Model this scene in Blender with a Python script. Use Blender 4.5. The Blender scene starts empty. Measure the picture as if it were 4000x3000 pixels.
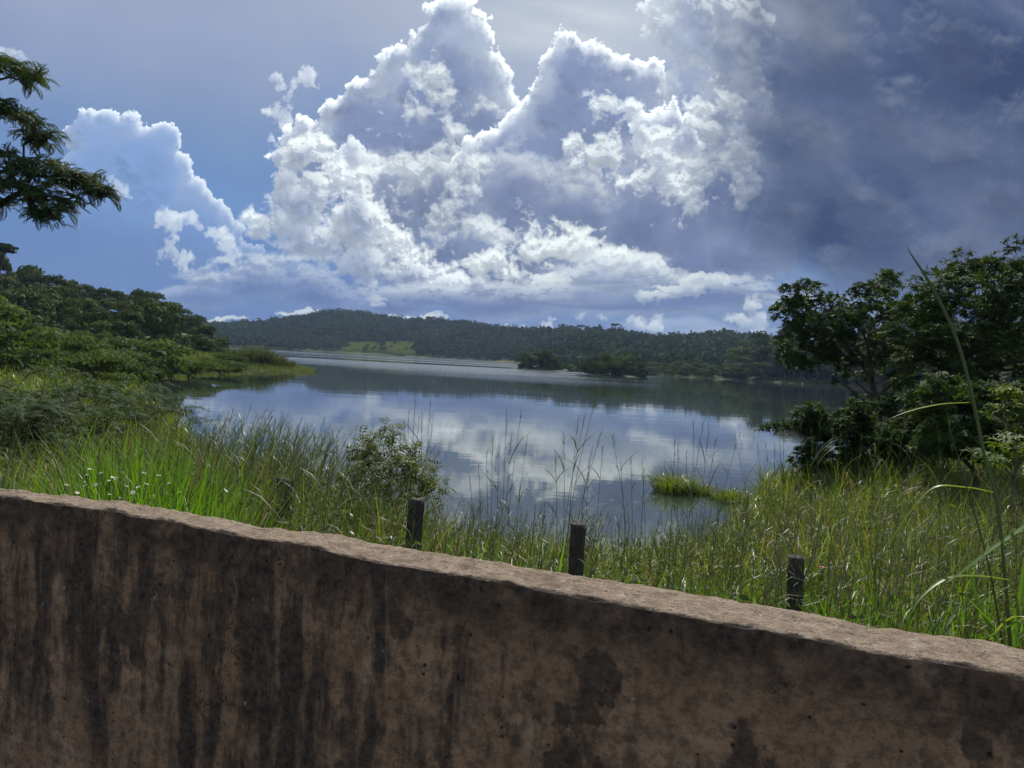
import bpy, math, random
import numpy as np
from mathutils import Vector, Matrix

# =====================================================================
# camera, sun, exposure
# =====================================================================
sc = bpy.context.scene
COL = sc.collection
# ---------------- camera constants ----------------
PITCH, ROLL, FPX, CAMZ = math.radians(-1.88), math.radians(3.15), 3080.0, 3.5
_F = np.array([0, math.cos(PITCH), math.sin(PITCH)])
_R0 = np.array([1.0, 0, 0]); _U0 = np.cross(_R0, _F)
RIGHT = _R0*math.cos(ROLL) + _U0*math.sin(ROLL)
UP = _U0*math.cos(ROLL) - _R0*math.sin(ROLL)
def ray(px, py):
    px = np.asarray(px, float); py = np.asarray(py, float)
    return _F + RIGHT*((px-2000)/FPX)[..., None] - UP*((py-1500)/FPX)[..., None]
# ---------------- numpy noise ----------------
def _perm(seed):
    return np.random.RandomState(seed).permutation(4096)
def perlin2(x, y, seed=0):
    p = _perm(seed); g = np.random.RandomState(seed+77).rand(4096)*2*np.pi
    gx, gy = np.cos(g).astype(np.float32), np.sin(g).astype(np.float32)
    xi = np.floor(x).astype(np.int64); yi = np.floor(y).astype(np.int64)
    xf = (x-xi).astype(np.float32); yf = (y-yi).astype(np.float32)
    u = xf*xf*xf*(xf*(xf*6-15)+10); v = yf*yf*yf*(yf*(yf*6-15)+10)
    def gr(ix, iy, fx, fy):
        h = p[(p[ix & 4095]+iy) & 4095]
        return gx[h]*fx + gy[h]*fy
    a = gr(xi, yi, xf, yf); b = gr(xi+1, yi, xf-1, yf)
    c = gr(xi, yi+1, xf, yf-1); d = gr(xi+1, yi+1, xf-1, yf-1)
    return (a*(1-u)+b*u)*(1-v) + (c*(1-u)+d*u)*v
def fbm2(x, y, seed=0, octv=5, gain=.5, lac=2.03, billow=False):
    s = 0; amp = 1.0; tot = 0
    for o in range(octv):
        n = perlin2(x, y, seed+o*13)
        if billow: n = np.abs(n)*2-.4
        s = s+n*amp; tot += amp; amp *= gain; x = x*lac+17.3; y = y*lac-9.1
    return s/tot
def sstep(a, b, x):
    t = np.clip((x-a)/(b-a), 0, 1); return t*t*(3-2*t)
# ---------------- the sky window: u = x/y, v = z/y ----------------
SU0, SU1, SV0, SV1 = -1.0, 1.0, -.03, .97
def make_sky(W=2000, H=1000):
    uu = np.linspace(SU0, SU1, W, dtype=np.float32); vv = np.linspace(SV1, SV0, H, dtype=np.float32)
    U, V = np.meshgrid(uu, vv)
    # photo-frame coordinates (in 1/2212 of the photo's width) of every sky direction
    D = np.stack([U, np.ones_like(U), V], -1)
    dz = D @ _F.astype(np.float32)
    S = 2212/4000
    PX = (2000+FPX*(D @ RIGHT.astype(np.float32))/dz)*S
    PY = (1500-FPX*(D @ UP.astype(np.float32))/dz)*S
    del D, dz
    px_per = (SU1-SU0)/W*FPX*S          # photo units per sky pixel
    rs = np.random.RandomState(5)
    n_big = fbm2(PX/420, PY/420, 1, 5)
    w0x, w0y = fbm2(PX/170, PY/170, 7, 3), fbm2(PX/170, PY/170, 8, 3)
    w1x, w1y = fbm2(PX/70, PY/70, 11, 4, .55), fbm2(PX/70, PY/70, 31, 4, .55)
    w2x, w2y = fbm2(PX/22, PY/22, 51, 4, .62), fbm2(PX/22, PY/22, 71, 4, .62)
    w3x, w3y = fbm2(PX/8, PY/8, 55, 3, .6), fbm2(PX/8, PY/8, 75, 3, .6)
    bil = fbm2(PX/38, PY/38, 91, 5, .6, billow=True)
    det = fbm2(PX/52, PY/52, 93, 6, .62)
    # ---- base sky: blue seen through thin veil
    col = np.zeros((H, W, 3), np.float32); 
    t = np.clip((PY+0.0)/690, -1, 1)
    def ramp(x, xs, cs):
        return np.stack([np.interp(x, xs, [c[i] for c in cs]) for i in range(3)], -1).astype(np.float32)
    lin = lambda *c: tuple((v/255/12.92 if v/255 < .04045 else ((v/255+.055)/1.055)**2.4) for v in c)
    base = ramp(sstep(-100, 700, PY+150*n_big+50*w0x+20*det-.12*(PX-500)), [-.2, 0, .2, .45, .6, .75, .88, 1, 1.2], [lin(166,172,196), lin(163,169,196), lin(150,160,194), lin(126,146,190), lin(112,139,191), lin(108,140,196), lin(99,131,188), lin(92,122,180), lin(110,145,195)])
    base *= np.array([.96, 1.0, 1.0], np.float32)
    base *= (1+.10*fbm2((PX+PY*.5)/420, (PY-PX*.3)/140, 201, 5))[..., None]
    col += base
    alpha_total = np.full((H, W), .88, np.float32)   # how much of the clear sky the veil hides
    def over(c, a):
        nonlocal col, alpha_total
        a = np.clip(a, 0, 1)
        col = col*(1-a[..., None]) + c*a[..., None]
        alpha_total = alpha_total*(1-a)+a
    def const(c): return np.zeros((H, W, 3), np.float32)+np.array(c, np.float32)
    # thin bright veil behind the towers, top middle
    g = np.exp(-(((PX-1230)/330)**2+((PY-40)/130)**2))
    st = fbm2((PX+PY*.6)/300, (PY-PX*.15)/60, 141, 5)
    over(const(lin(205,208,220)), g*(.75+.9*st))
    g = np.exp(-(((PX-860)/260)**2+((PY+10)/70)**2))
    over(const(lin(172,178,200)), g*(.6+.8*st))
    g = np.exp(-(((PX-230)/330)**2+((PY+40)/80)**2))
    over(const(lin(150,158,190)), g*(.6+.8*st))
    sunX, sunY = 1500., -1700.
    LX, LY = sunX-PX, sunY-PY; L = np.sqrt(LX*LX+LY*LY); LX /= L; LY /= L
    jj, ii = np.meshgrid(np.arange(W), np.arange(H))
    def thickness(blobs, box, warp, kids, kr=.42, seed=0):
        """union of puffs grown recursively on the given blobs, drawn in warped coordinates"""
        r_ = np.random.RandomState(seed); puffs = []
        for b in blobs:
            x, y, r = b[:3]; q = b[3] if len(b) > 3 else 1.0
            puffs.append((x, y, r, q))
            for _ in range(kids):
                a = r_.rand()*2*np.pi; rr = r*kr*(.45+.85*r_.rand()); d = r*(.70+.25*r_.rand())
                x2, y2 = x+math.cos(a)*d, y+math.sin(a)*d*q; puffs.append((x2, y2, rr, min(1, q*1.3)))
                for _ in range(4):
                    a2 = r_.rand()*2*np.pi; r3 = rr*.45*(.5+.8*r_.rand()); d2 = rr*.9
                    puffs.append((x2+math.cos(a2)*d2, y2+math.sin(a2)*d2*q, r3, min(1, q*1.4)))
        I0, I1, J0, J1 = box; sl = np.s_[I0:I1, J0:J1]
        T = np.zeros((I1-I0, J1-J0), np.float32)
        a0, a1, a2 = 48*warp, 40*warp, 20*warp
        WX = PX[sl]+w0x[sl]*a0+w1x[sl]*a1+w2x[sl]*a2+w3x[sl]*7; WY = PY[sl]+w0y[sl]*a0+w1y[sl]*a1+w2y[sl]*a2+w3y[sl]*7
        for x, y, r, q in puffs:
            d = ray(x/S, y/S); cu, cv = d[0]/d[1], d[2]/d[1]
            k = (r+.75*(a0+a1+a2)+4)/(FPX*S)*1.3
            j0, j1 = int((cu-k-SU0)/(SU1-SU0)*W)-J0, int((cu+k-SU0)/(SU1-SU0)*W)+1-J0
            i0, i1 = int((SV1-cv-k)/(SV1-SV0)*H)-I0, int((SV1-cv+k)/(SV1-SV0)*H)+1-I0
            j0, i0 = max(j0, 0), max(i0, 0); j1, i1 = min(j1, J1-J0), min(i1, I1-I0)
            if j1 <= j0 or i1 <= i0: continue
            dx = WX[i0:i1, j0:j1]-x; dy = (WY[i0:i1, j0:j1]-y)/q
            h = np.sqrt(np.maximum(0, r*r-dx*dx-dy*dy))
            sub = T[i0:i1, j0:j1]; np.maximum(sub, h, out=sub)
        return T
    def shifted(T, sl, d):
        h, w = T.shape
        j = np.clip((jj[:h, :w]+LX[sl]*(d/px_per)+.5).astype(np.int32), 0, w-1)
        i = np.clip((ii[:h, :w]+LY[sl]*(d/px_per)+.5).astype(np.int32), 0, h-1)
        return T[i, j]
    def light(T, sl, sig, reach=120, steps=13):
        acc = np.zeros_like(T); prev = 0; Tc = np.minimum(T, 60)
        for k in range(1, steps+1):
            d = reach*(k/steps)**1.7; acc += shifted(Tc, sl, d)*(d-prev); prev = d
        return np.exp(-acc*sig)
    def cumulus(blobs, warp=1.0, kids=7, seed=0, sig=1/900, amb=(0, 0, 0), dark=(0, 0, 0), lit=(1.0, 1.0, 1.0), k_alpha=.12, fade=None, tex=.5, ero=0.0, rim=1.0, inner=.5, field=None):
        m = 90+60*warp
        us, vs = [], []
        for b in blobs:
            for ox, oy in ((-1, -1), (1, -1), (-1, 1), (1, 1)):
                d = ray((b[0]+ox*(b[2]+m*.6))/S, (b[1]+oy*(b[2]+m*.6))/S); us.append(d[0]/d[1]); vs.append(d[2]/d[1])
        J0, J1 = max(0, int((min(us)-SU0)/(SU1-SU0)*W)), min(W, int((max(us)-SU0)/(SU1-SU0)*W)+1)
        I0, I1 = max(0, int((SV1-max(vs))/(SV1-SV0)*H)), min(H, int((SV1-min(vs))/(SV1-SV0)*H)+1)
        sl = np.s_[I0:I1, J0:J1]
        D_ = det[sl]; B_ = bil[sl]
        if field is None:
            T = thickness(blobs, (I0, I1, J0, J1), warp, kids, seed=seed)
            T = np.maximum(0, T+B_*tex*np.minimum(T, 16)+D_*1.1*np.minimum(T, 22))
        else:
            x_, y_ = PX[sl], PY[sl]; g_ = np.zeros_like(x_)
            for b in blobs:
                q = b[3] if len(b) > 3 else 1.0
                g_ = np.maximum(g_, np.exp(-(((x_-b[0]+30*w0x[sl])/b[2])**2+((y_-b[1]+30*w0y[sl])/(b[2]*q))**2)))
            f_ = fbm2((x_+26*w1x[sl])/field[0], (y_+26*w1y[sl])/(field[0]*field[1]), 300+seed, 6, .56)
            bl_ = np.abs(fbm2(x_/(field[0]*.45), y_/(field[0]*.45), 330+seed, 4, .6))
            T = np.maximum(0, g_+field[2]*f_-.5*bl_+.06*w3x[sl]-field[3])*70*sstep(.12, .34, g_)
        if ero: T = np.maximum(0, T-ero*np.clip(.35+1.6*D_+.8*w2x[sl], 0, 2)*np.minimum(T, 22))
        Lt = light(T, sl, sig)
        a = 1-np.exp(-T*k_alpha)
        own = np.exp(-T/(20.*rim))
        hgt = T+5*D_*np.minimum(T, 30)/30+26*w0x[sl]+16*w1x[sl]
        slope = (hgt-.4*shifted(hgt, sl, 4)-.6*shifted(hgt, sl, 12))/9.
        lit_f = sstep(.05, 1.1, slope*(1+.5*D_)); shd = np.clip(-slope*.8, 0, 1)
        s = Lt*(.12+.88*own) + inner*lit_f*np.sqrt(Lt)*(.4+.6*np.exp(-T/90.))
        s = np.clip(s, 0, 1)
        thick = sstep(0, 80, T+60*n_big[sl]+60*w0x[sl]+10*D_)
        body = np.array(amb, np.float32)*(1-thick[..., None])+np.array(dark, np.float32)*thick[..., None]
        body = body*(1+.14*D_+.05*B_+.25*w0y[sl]-.20*shd)[..., None]
        c = body*(1-.7*s[..., None])+np.array(lit, np.float32)*s[..., None]
        if fade is not None: a = a*fade[sl]
        col[sl] = col[sl]*(1-a[..., None])+c*a[..., None]
        alpha_total[sl] = alpha_total[sl]*(1-a)+a
    footA = 1-.9*sstep(330, 600, PY-.20*(PX-300)+60*n_big)
    cumulus([(237,262,26),(190,300,46),(265,306,50),(335,335,46),(372,366,40),(300,385,100),(215,385,92),(395,425,43),(445,462,36),(490,505,32),(380,500,80),(530,560,30),(455,560,60),(250,470,90),(575,610,22)],
        .55, 8, 3, 1/110, lin(160,176,212), lin(130,156,206), (1.15,1.15,1.12), .22, footA, .5, 0, .35, .45)
    # small loose scraps
    cumulus([(25,125,16),(40,136,10),(5,118,18),(262,418,16),(246,408,14),(225,396,9),(195,384,9),(270,426,9)], 1.0, 3, 4, 1/900, lin(195,203,218), lin(180,188,208), (.8,.82,.85), .05, None, .4, .9)
    cumulus([(345,478,13),(365,474,20),(390,474,20),(413,480,16),(428,490,9),(378,496,13),(372,514,13),(362,532,12),(348,540,8),(382,548,16),(402,556,16),(420,562,8),(455,506,13),(478,508,18),(494,520,15),(502,538,14),(515,554,9),(497,562,13),(588,424,11),(594,436,8)], .9, 5, 6, 1/1500, lin(214,219,226), lin(190,200,216), (.85,.85,.84), .07, None, .5, .7)
    cumulus([(578,172,11),(584,190,9),(650,168,18),(668,160,15),(640,180,12),(622,190,12),(612,205,8),(618,220,8),(574,236,15),(592,246,12),(604,262,15),(620,240,9),(692,176,6),(602,222,6)], .9, 6, 7, 1/1200, lin(198,204,218), lin(176,184,208), (.9,.9,.92), .08, None, .5, .6)
    footT = 1-.85*sstep(400, 520, PY+70*n_big)
    # first great tower and the body left of it
    cumulus([(985,40,40),(955,85,36),(1015,85,48),(935,130,50),(870,140,34),(838,180,40),(790,205,34),(755,255,40),(715,280,38),(1000,170,80),(1062,150,30),(1085,205,18),
        (800,300,105),(900,290,120),(1000,300,110),(640,300,34),(625,345,34),(690,330,55),(660,290,30),(1080,300,70),(720,400,90),(840,420,120),(640,430,48)],
        1.0, 9, 10, 1/300, lin(176,184,206), lin(126,139,176), (1.15,1.15,1.15), .24, footT, .6, .12, .8, .6)
    # second tower
    cumulus([(1250,112,42),(1205,125,28),(1300,118,36),(1250,180,70),(1335,165,48),(1395,140,24),(1395,180,40),(1190,235,52),(1125,285,46),(1090,270,24),(1230,260,90),(1330,260,80),
        (1140,370,110),(1260,360,130),(1040,400,90),(1400,330,90),(1200,470,130),(1350,470,120)],
        .9, 9, 12, 1/300, lin(174,182,205), lin(128,141,178), (1.15,1.15,1.15), .24, footT, .6, .1, .7, .55)
    # ragged bright edge of the dark cloud
    cumulus([(1420,20,38),(1480,35,66),(1560,15,44),(1500,95,60),(1560,130,50),(1595,170,38),(1555,230,46),(1540,290,48),(1490,345,48),(1570,335,52),(1612,352,28),(1440,200,34),(1470,310,44),(1620,60,60),(1640,260,50)],
        1.5, 8, 14, 1/1000, lin(190,196,210), lin(150,160,188), (1.0,1.0,.98), .07, None, .5, .55, 1.2, .8)
    # small towers in front
    cumulus([(1450,252,32),(1402,262,24),(1490,252,20),(1425,300,44),(1480,300,34),(1380,285,16)], .7, 9, 15, 1/300, lin(178,186,208), lin(154,164,194), (1.15,1.15,1.15), .24, 1-.8*sstep(300, 350, PY), .6, 0, .6)
    cumulus([(760,345,34),(800,352,20),(730,352,20),(760,385,45)], .7, 8, 16, 1/350, lin(182,190,209), lin(154,164,194), (1,1,1), .12, 1-.9*sstep(365, 420, PY), .6, 0, .6)
    # grey lower body running down to the right, then the ragged bright parts in front of it
    cumulus([(840,470,120),(980,440,120),(1090,450,130),(1000,540,120,.7),(1140,545,120,.7),(1250,490,140),(1390,490,150),(1510,470,150),(1610,450,130),(1060,600,120,.5),(1200,610,130,.45),(1340,605,130,.5),(1480,595,130,.5),(1250,630,200,.2),(1500,640,160,.2),(1050,625,110,.2),(900,560,110,.7),(1580,560,120,.5)],
        1.0, 0, 20, 1/600, lin(146,155,182), lin(104,117,156), (.66,.66,.67), .06, None, 0, 0, 1.8, .6, (150, .8, .9, .16))
    cumulus([(600,482,60),(660,450,80),(700,500,100),(780,470,90),(820,540,90),(900,590,90,.6),(760,570,60,.6),(980,610,70,.4),(560,487,40),(690,400,70),(650,330,60),(620,380,40)],
        1.0, 0, 18, 1/1100, lin(190,196,208), lin(140,152,184), (.95,.95,.93), .07, None, 0, 0, 1.6, .9, (62, .9, 1.5, .34))
    cumulus([(950,420,110),(1010,470,110,.8),(1080,500,90,.6),(880,350,110),(960,240,110),(930,170,70),(1000,330,80)],
        1.0, 0, 21, 1/1500, lin(198,203,211), lin(160,170,194), (.86,.86,.85), .03, None, 0, 0, 2.2, .9, (75, .9, 2.0, .62))
    cumulus([(1180,535,70,.8),(1250,540,80,.7),(1320,555,70,.6),(1390,575,60,.6),(1190,600,60,.4),(1080,570,70,.5)],
        1.0, 0, 22, 1/1500, lin(202,207,213), lin(156,166,192), (.90,.90,.87), .06, None, 0, 0, 1.6, .9, (55, .9, 1.4, .38))
    cumulus([(1440,330,90),(1510,370,100),(1590,350,70),(1540,260,90),(1600,410,70,.6),(1430,400,80),(1350,250,80),(1300,330,90)],
        1.0, 0, 23, 1/1500, lin(200,205,212), lin(160,170,195), (.95,.95,.93), .045, None, 0, 0, 1.8, .9, (66, .9, 1.8, .55))
    cumulus([(560,600,150,.28),(700,640,170,.22),(880,650,180,.2),(1060,650,190,.22),(1240,648,190,.24),(1420,640,190,.26),(1580,640,170,.26),(430,640,140,.2),(1330,600,150,.3)],
        1.0, 0, 27, 1/700, lin(150,163,192), lin(98,117,162), (.62,.64,.66), .05, None, 0, 0, 2.0, .8, (90, .42, 1.1, .20))
    # horizon banks: flat blue bases with bright tops
    hz = fbm2(PX/420+3, PY/75, 161, 4, .5)
    bank = sstep(-.25, .25, hz+.25*(sstep(560, 640, PY)-.45))*sstep(540, 620, PY-np.interp(PX, [600, 1000, 1500], [0, 55, 45])+40*w0x)
    over(ramp(PX+120*hz, [300, 800, 1100, 1500], [lin(90,120,178), lin(90,114,168), lin(100,118,160), lin(114,128,162)]), bank*.55)
    hz2 = fbm2(PX/200+9, PY/40+5, 171, 5, .55)
    over(const(lin(168,180,202)), sstep(.02, .45, hz2+.25*sstep(670,730,PY))*sstep(650,690,PY)*.6*sstep(800, 1350, PX+200*hz))
    hz3 = fbm2(PX/330+2, PY/26+1, 175, 5, .55)
    over(const(lin(92,112,160)), sstep(.02, .30, hz3)*sstep(600,640,PY)*(1-sstep(672,690,PY))*.75*sstep(750, 1050, PX))
    over(const(lin(176,186,204)), sstep(.05, .30, -hz3)*sstep(590,630,PY)*(1-sstep(665,685,PY))*.55*sstep(850, 1150, PX))
    cumulus([(818,648,16,.5),(820,661,17,.3),(650,674,60,.10),(700,678,60,.10),(780,690,70,.12),(860,692,70,.1),(450,688,60,.1)], .55, 4, 24, 1/2500, lin(200,207,213), lin(172,188,210), (.55,.56,.54), .06, None, .3, .5)
    cumulus([(1545,605,36,.5),(1505,610,30,.5),(1480,626,56,.25),(1420,642,50,.2),(1570,612,24,.5)], .9, 7, 25, 1/900, lin(184,193,207), lin(146,160,190), (.75,.75,.72), .05, None, .6, .5)
    over(const(lin(104,124,170)), np.exp(-(((PX-1470-60*w0x)/140)**4+((PY-655-14*hz2)/13)**2))*.7)
    cumulus([(1600,688,26,.6),(1640,690,22,.9),(1580,684,18,.4),(1632,708,18,.8),(1630,650,22,.7),(1362,695,12,1),(1385,700,18,.8),(1425,702,22,.7),(1255,692,9,1.2),(1110,704,18,.5),(1180,702,18,.5),(1300,692,8,1)], .8, 8, 26, 1/600, lin(192,200,212), lin(160,173,200), (.85,.84,.80), .06, .8+0*PX, .6, .4)
    # the dark cloud that fills the right
    edge = PX+.10*(PY-300)+70*w1x+170*n_big+22*w2x+60*det
    dk = sstep(1500, 1770, edge+np.interp(PY, [-300, 0, 200, 350, 480, 560, 640, 720], [60, 50, 0, 40, 20, -60, -260, -330]))
    q = fbm2((PX*.86+PY*.5)/360, (PY*.86-PX*.5)/150, 181, 6, .5)
    q2 = fbm2((PX+PY*.2)/700, (PY-PX*.2)/260, 191, 4, .5)
    def bl(x, y, rx, ry): return np.exp(-(((PX-x)/rx)**2+((PY-y)/ry)**2))
    tone = .26+.62*q+.42*q2+.20*det+.18*w0x+.05*w1x - .60*bl(1780,490,170,90) - .62*bl(2140,170,220,120)-.3*bl(1680,330,60,60)-.15*bl(1640,120,60,60)+.24*bl(1960,270,220,80)+.22*bl(1750,130,90,200)+.18*bl(2130,440,170,60)+.1*bl(1750,570,160,40)
    dc = ramp(tone, [-.3, .05, .3, .6, 1], [lin(46,62,102), lin(58,75,114), lin(82,95,130), lin(112,119,142), lin(146,150,166)])
    over(dc, dk*.97)
    rmask = sstep(1580, 1760, edge+10)
    cumulus([(1760,90,170),(1900,250,170),(1760,330,140),(2060,330,190),(2200,420,160),(1700,480,110),(1900,470,150),(2060,90,150),(1660,230,110),(1650,60,110),(2300,250,160),(1800,580,150,.6),(2050,560,170,.6)],
        1.0, 0, 28, 1/900, lin(94,105,130), lin(58,72,104), (.30,.33,.39), .013, .45+.55*rmask, 0, 0, 2.4, .75, (150, .62, 1.5, .42))
    col *= np.array([.945, 1.0, .975], np.float32)      # hazy white balance of the cloud light
    return col, alpha_total, U, V

cam_d = bpy.data.cameras.new('camera'); cam = bpy.data.objects.new('camera', cam_d); COL.objects.link(cam)
cam_d.sensor_width = 36; cam_d.lens = 36*FPX/4000; cam_d.clip_start = .05; cam_d.clip_end = 9000
M = Matrix.Identity(4)
for k in range(3):
    M[k][0], M[k][1], M[k][2] = RIGHT[k], UP[k], -_F[k]
M[2][3] = CAMZ
cam.matrix_world = M
sc.camera = cam
SUN_EL, SUN_AZ = math.radians(47), math.radians(10)       # azimuth from +Y towards +X
sun_d = bpy.data.lights.new('sun', 'SUN'); sun = bpy.data.objects.new('sun', sun_d); COL.objects.link(sun)
sun_d.energy = 5.0; sun_d.angle = math.radians(.53); sun_d.color = (1, .95, .86)
to_sun = Vector((math.sin(SUN_AZ)*math.cos(SUN_EL), math.cos(SUN_AZ)*math.cos(SUN_EL), math.sin(SUN_EL)))
sun.rotation_euler = to_sun.to_track_quat('Z', 'Y').to_euler()
sc.view_settings.view_transform = 'Standard'; sc.view_settings.look = 'None'
sc.view_settings.exposure = 0; sc.view_settings.gamma = 1; sc.view_settings.use_curve_mapping = False
sc.cycles.max_bounces = 6; sc.cycles.diffuse_bounces = 2; sc.cycles.glossy_bounces = 3
sc.cycles.transmission_bounces = 4; sc.cycles.transparent_max_bounces = 8; sc.cycles.volume_bounces = 0
sc.cycles.use_denoising = True; sc.cycles.caustics_reflective = False; sc.cycles.caustics_refractive = False
try:
    sc.cycles.denoiser = 'OPENIMAGEDENOISE'; sc.cycles.denoising_input_passes = 'RGB_ALBEDO_NORMAL'
except Exception: pass

# ---------------- node helper ----------------
class NT:
    def __init__(s, tree): s.t = tree; tree.nodes.clear()
    def n(s, kind, **kw):
        nd = s.t.nodes.new(kind)
        ins = kw.pop('ins', {})
        for k, v in kw.items(): setattr(nd, k, v)
        for k, v in ins.items(): s.put(nd.inputs[k], v)
        return nd
    def put(s, sock, v):
        if hasattr(v, 'bl_idname') or isinstance(v, bpy.types.NodeSocket): s.t.links.new(v, sock)
        elif isinstance(v, bpy.types.Node): s.t.links.new(v.outputs[0], sock)
        else: sock.default_value = v
    def m(s, op, a, b=0.0, c=0.0, clamp=False):
        nd = s.t.nodes.new('ShaderNodeMath'); nd.operation = op; nd.use_clamp = clamp
        for i, v in enumerate((a, b, c)): s.put(nd.inputs[i], v)
        return nd.outputs[0]
    def ramp(s, f, lo, hi, a=0.0, b=1.0, smooth=True):
        nd = s.t.nodes.new('ShaderNodeMapRange'); nd.interpolation_type = 'SMOOTHSTEP' if smooth else 'LINEAR'
        for i, v in enumerate((f, lo, hi, a, b)): s.put(nd.inputs[i], v)
        return nd.outputs[0]
    def mix(s, f, a, b, blend='MIX'):
        nd = s.t.nodes.new('ShaderNodeMix'); nd.data_type = 'RGBA'; nd.blend_type = blend
        s.put(nd.inputs[0], f); s.put(nd.inputs[6], c4(a)); s.put(nd.inputs[7], c4(b))
        return nd.outputs[2]
    def noise(s, vec, scale, detail=4, rough=.5, dist=0.0, out=0):
        nd = s.n('ShaderNodeTexNoise', ins={'Scale': scale, 'Detail': detail, 'Roughness': rough, 'Distortion': dist})
        if vec is not None: s.put(nd.inputs['Vector'], vec)
        return nd.outputs[out]
    def mapv(s, vec, sx=1, sy=1, sz=1, loc=(0, 0, 0)):
        nd = s.n('ShaderNodeMapping'); s.put(nd.inputs[0], vec); nd.inputs['Scale'].default_value = (sx, sy, sz); nd.inputs['Location'].default_value = loc
        return nd.outputs[0]
def c4(v):
    return (*v, 1.0) if isinstance(v, tuple) and len(v) == 3 else v

# ---------------- world: Nishita sky behind a broken cloud cover ----------------
world = bpy.data.worlds.new('World'); sc.world = world; world.use_nodes = True
def build_world():
    colr, alp, _, _ = make_sky()
    h, w = alp.shape
    buf = np.dstack([colr, alp]).astype(np.float32)[::-1]
    img = bpy.data.images.new('cloud_cover', w, h, alpha=True, float_buffer=True, is_data=True)
    img.alpha_mode = 'CHANNEL_PACKED'
    img.pixels.foreach_set(np.ascontiguousarray(buf).ravel()); img.update(); img.pack()
    N = NT(world.node_tree)
    g = N.n('ShaderNodeTexCoord').outputs['Generated']
    sep = N.n('ShaderNodeSeparateXYZ', ins={0: g}); x, y, z = sep.outputs
    ys = N.m('MAXIMUM', y, .02)
    u, v = N.m('DIVIDE', x, ys), N.m('DIVIDE', z, ys)
    su = N.m('DIVIDE', N.m('SUBTRACT', u, SU0), SU1-SU0); sv = N.m('DIVIDE', N.m('SUBTRACT', v, SV0), SV1-SV0)
    tex = N.n('ShaderNodeTexImage', image=img, interpolation='Linear', extension='EXTEND', ins={0: N.n('ShaderNodeCombineXYZ', ins={0: su, 1: sv}).outputs[0]})
    inside = N.m('MULTIPLY', N.m('MULTIPLY', N.ramp(N.m('ABSOLUTE', u), .98, .72), N.ramp(v, .95, .66)), N.ramp(y, .1, .3))
    # the rest of the sky: the same kind of broken grey and white cover
    n1 = N.noise(g, 2.6, 6, .58, .4)
    n2 = N.noise(N.mapv(g, 1, 1, 2.2, (3, 1, 7)), 1.3, 4, .5)
    ccol = N.mix(N.ramp(n1, .36, .64), (.14, .19, .33), (.62, .65, .72))
    ccol = N.mix(N.ramp(n2, .50, .68), ccol, (.16, .19, .29))
    calp = N.ramp(n1, .30, .55, .62, .97)
    ccol = N.mix(inside, ccol, tex.outputs[0])
    nd = N.n('ShaderNodeMix', data_type='FLOAT'); N.put(nd.inputs[0], inside); N.put(nd.inputs[2], calp); N.put(nd.inputs[3], tex.outputs[1])
    alpha = nd.outputs[0]
    sky = N.n('ShaderNodeTexSky', sky_type='NISHITA', sun_disc=False, sun_elevation=SUN_EL, sun_rotation=SUN_AZ, altitude=1200, air_density=1.0, dust_density=1.2, ozone_density=1.0)
    b1 = N.n('ShaderNodeBackground', ins={0: sky.outputs[0], 1: .06})
    b2 = N.n('ShaderNodeBackground', ins={0: ccol, 1: 1.06})
    mx = N.n('ShaderNodeMixShader', ins={0: alpha, 1: b1.outputs[0], 2: b2.outputs[0]})
    N.n('ShaderNodeOutputWorld', ins={0: mx.outputs[0]})
build_world()

# =====================================================================
# helpers
# =====================================================================
def at_z(px, py, z):
    d = ray(px, py); t = (z-CAMZ)/d[2]; return np.array([d[0]*t, d[1]*t, z])
def at_y(px, py, y):
    d = ray(px, py); t = y/d[1]; return np.array([d[0]*t, y, CAMZ+d[2]*t])
def at_y_many(pts, y):
    return [at_y(p[0], p[1], y) for p in pts]
def hor(px): return 1399+.055*(px-2000)

def make_mesh(name, V, F, mat=None, tone=None, smooth=False):
    V = np.asarray(V, np.float32); F = np.asarray(F, np.int32)
    me = bpy.data.meshes.new(name); n, k = F.shape
    me.vertices.add(len(V)); me.vertices.foreach_set('co', V.ravel())
    me.loops.add(n*k); me.loops.foreach_set('vertex_index', F.ravel())
    me.polygons.add(n); me.polygons.foreach_set('loop_start', np.arange(n, dtype=np.int32)*k)
    if smooth: me.polygons.foreach_set('use_smooth', np.ones(n, bool))
    if tone is not None:
        a = me.attributes.new('tone', 'FLOAT', 'POINT'); a.data.foreach_set('value', np.asarray(tone, np.float32))
    me.update(calc_edges=True)
    if mat is not None: me.materials.append(mat)
    return me
def link(name, data, parent=None, loc=(0, 0, 0)):
    o = bpy.data.objects.new(name, data); COL.objects.link(o); o.location = loc
    if parent is not None: o.parent = parent
    return o
def tag(o, label, cat, group=None):
    o['label'] = label; o['category'] = cat
    if group: o['group'] = group
    return o
def thing(name, label, cat, loc=(0, 0, 0), rz=0.0, group=None):
    o = link(name, None, None, loc); o.rotation_euler = (0, 0, rz); return tag(o, label, cat, group)
def copy_thing(o, loc, rz, scale, label=None, group=None):
    c = o.copy(); COL.objects.link(c); c.location = loc; c.rotation_euler = (0, 0, rz); c.scale = scale
    if label: c['label'] = label
    if group: c['group'] = group
    for ch in o.children:
        k = ch.copy(); COL.objects.link(k); k.parent = c
    return c
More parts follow.
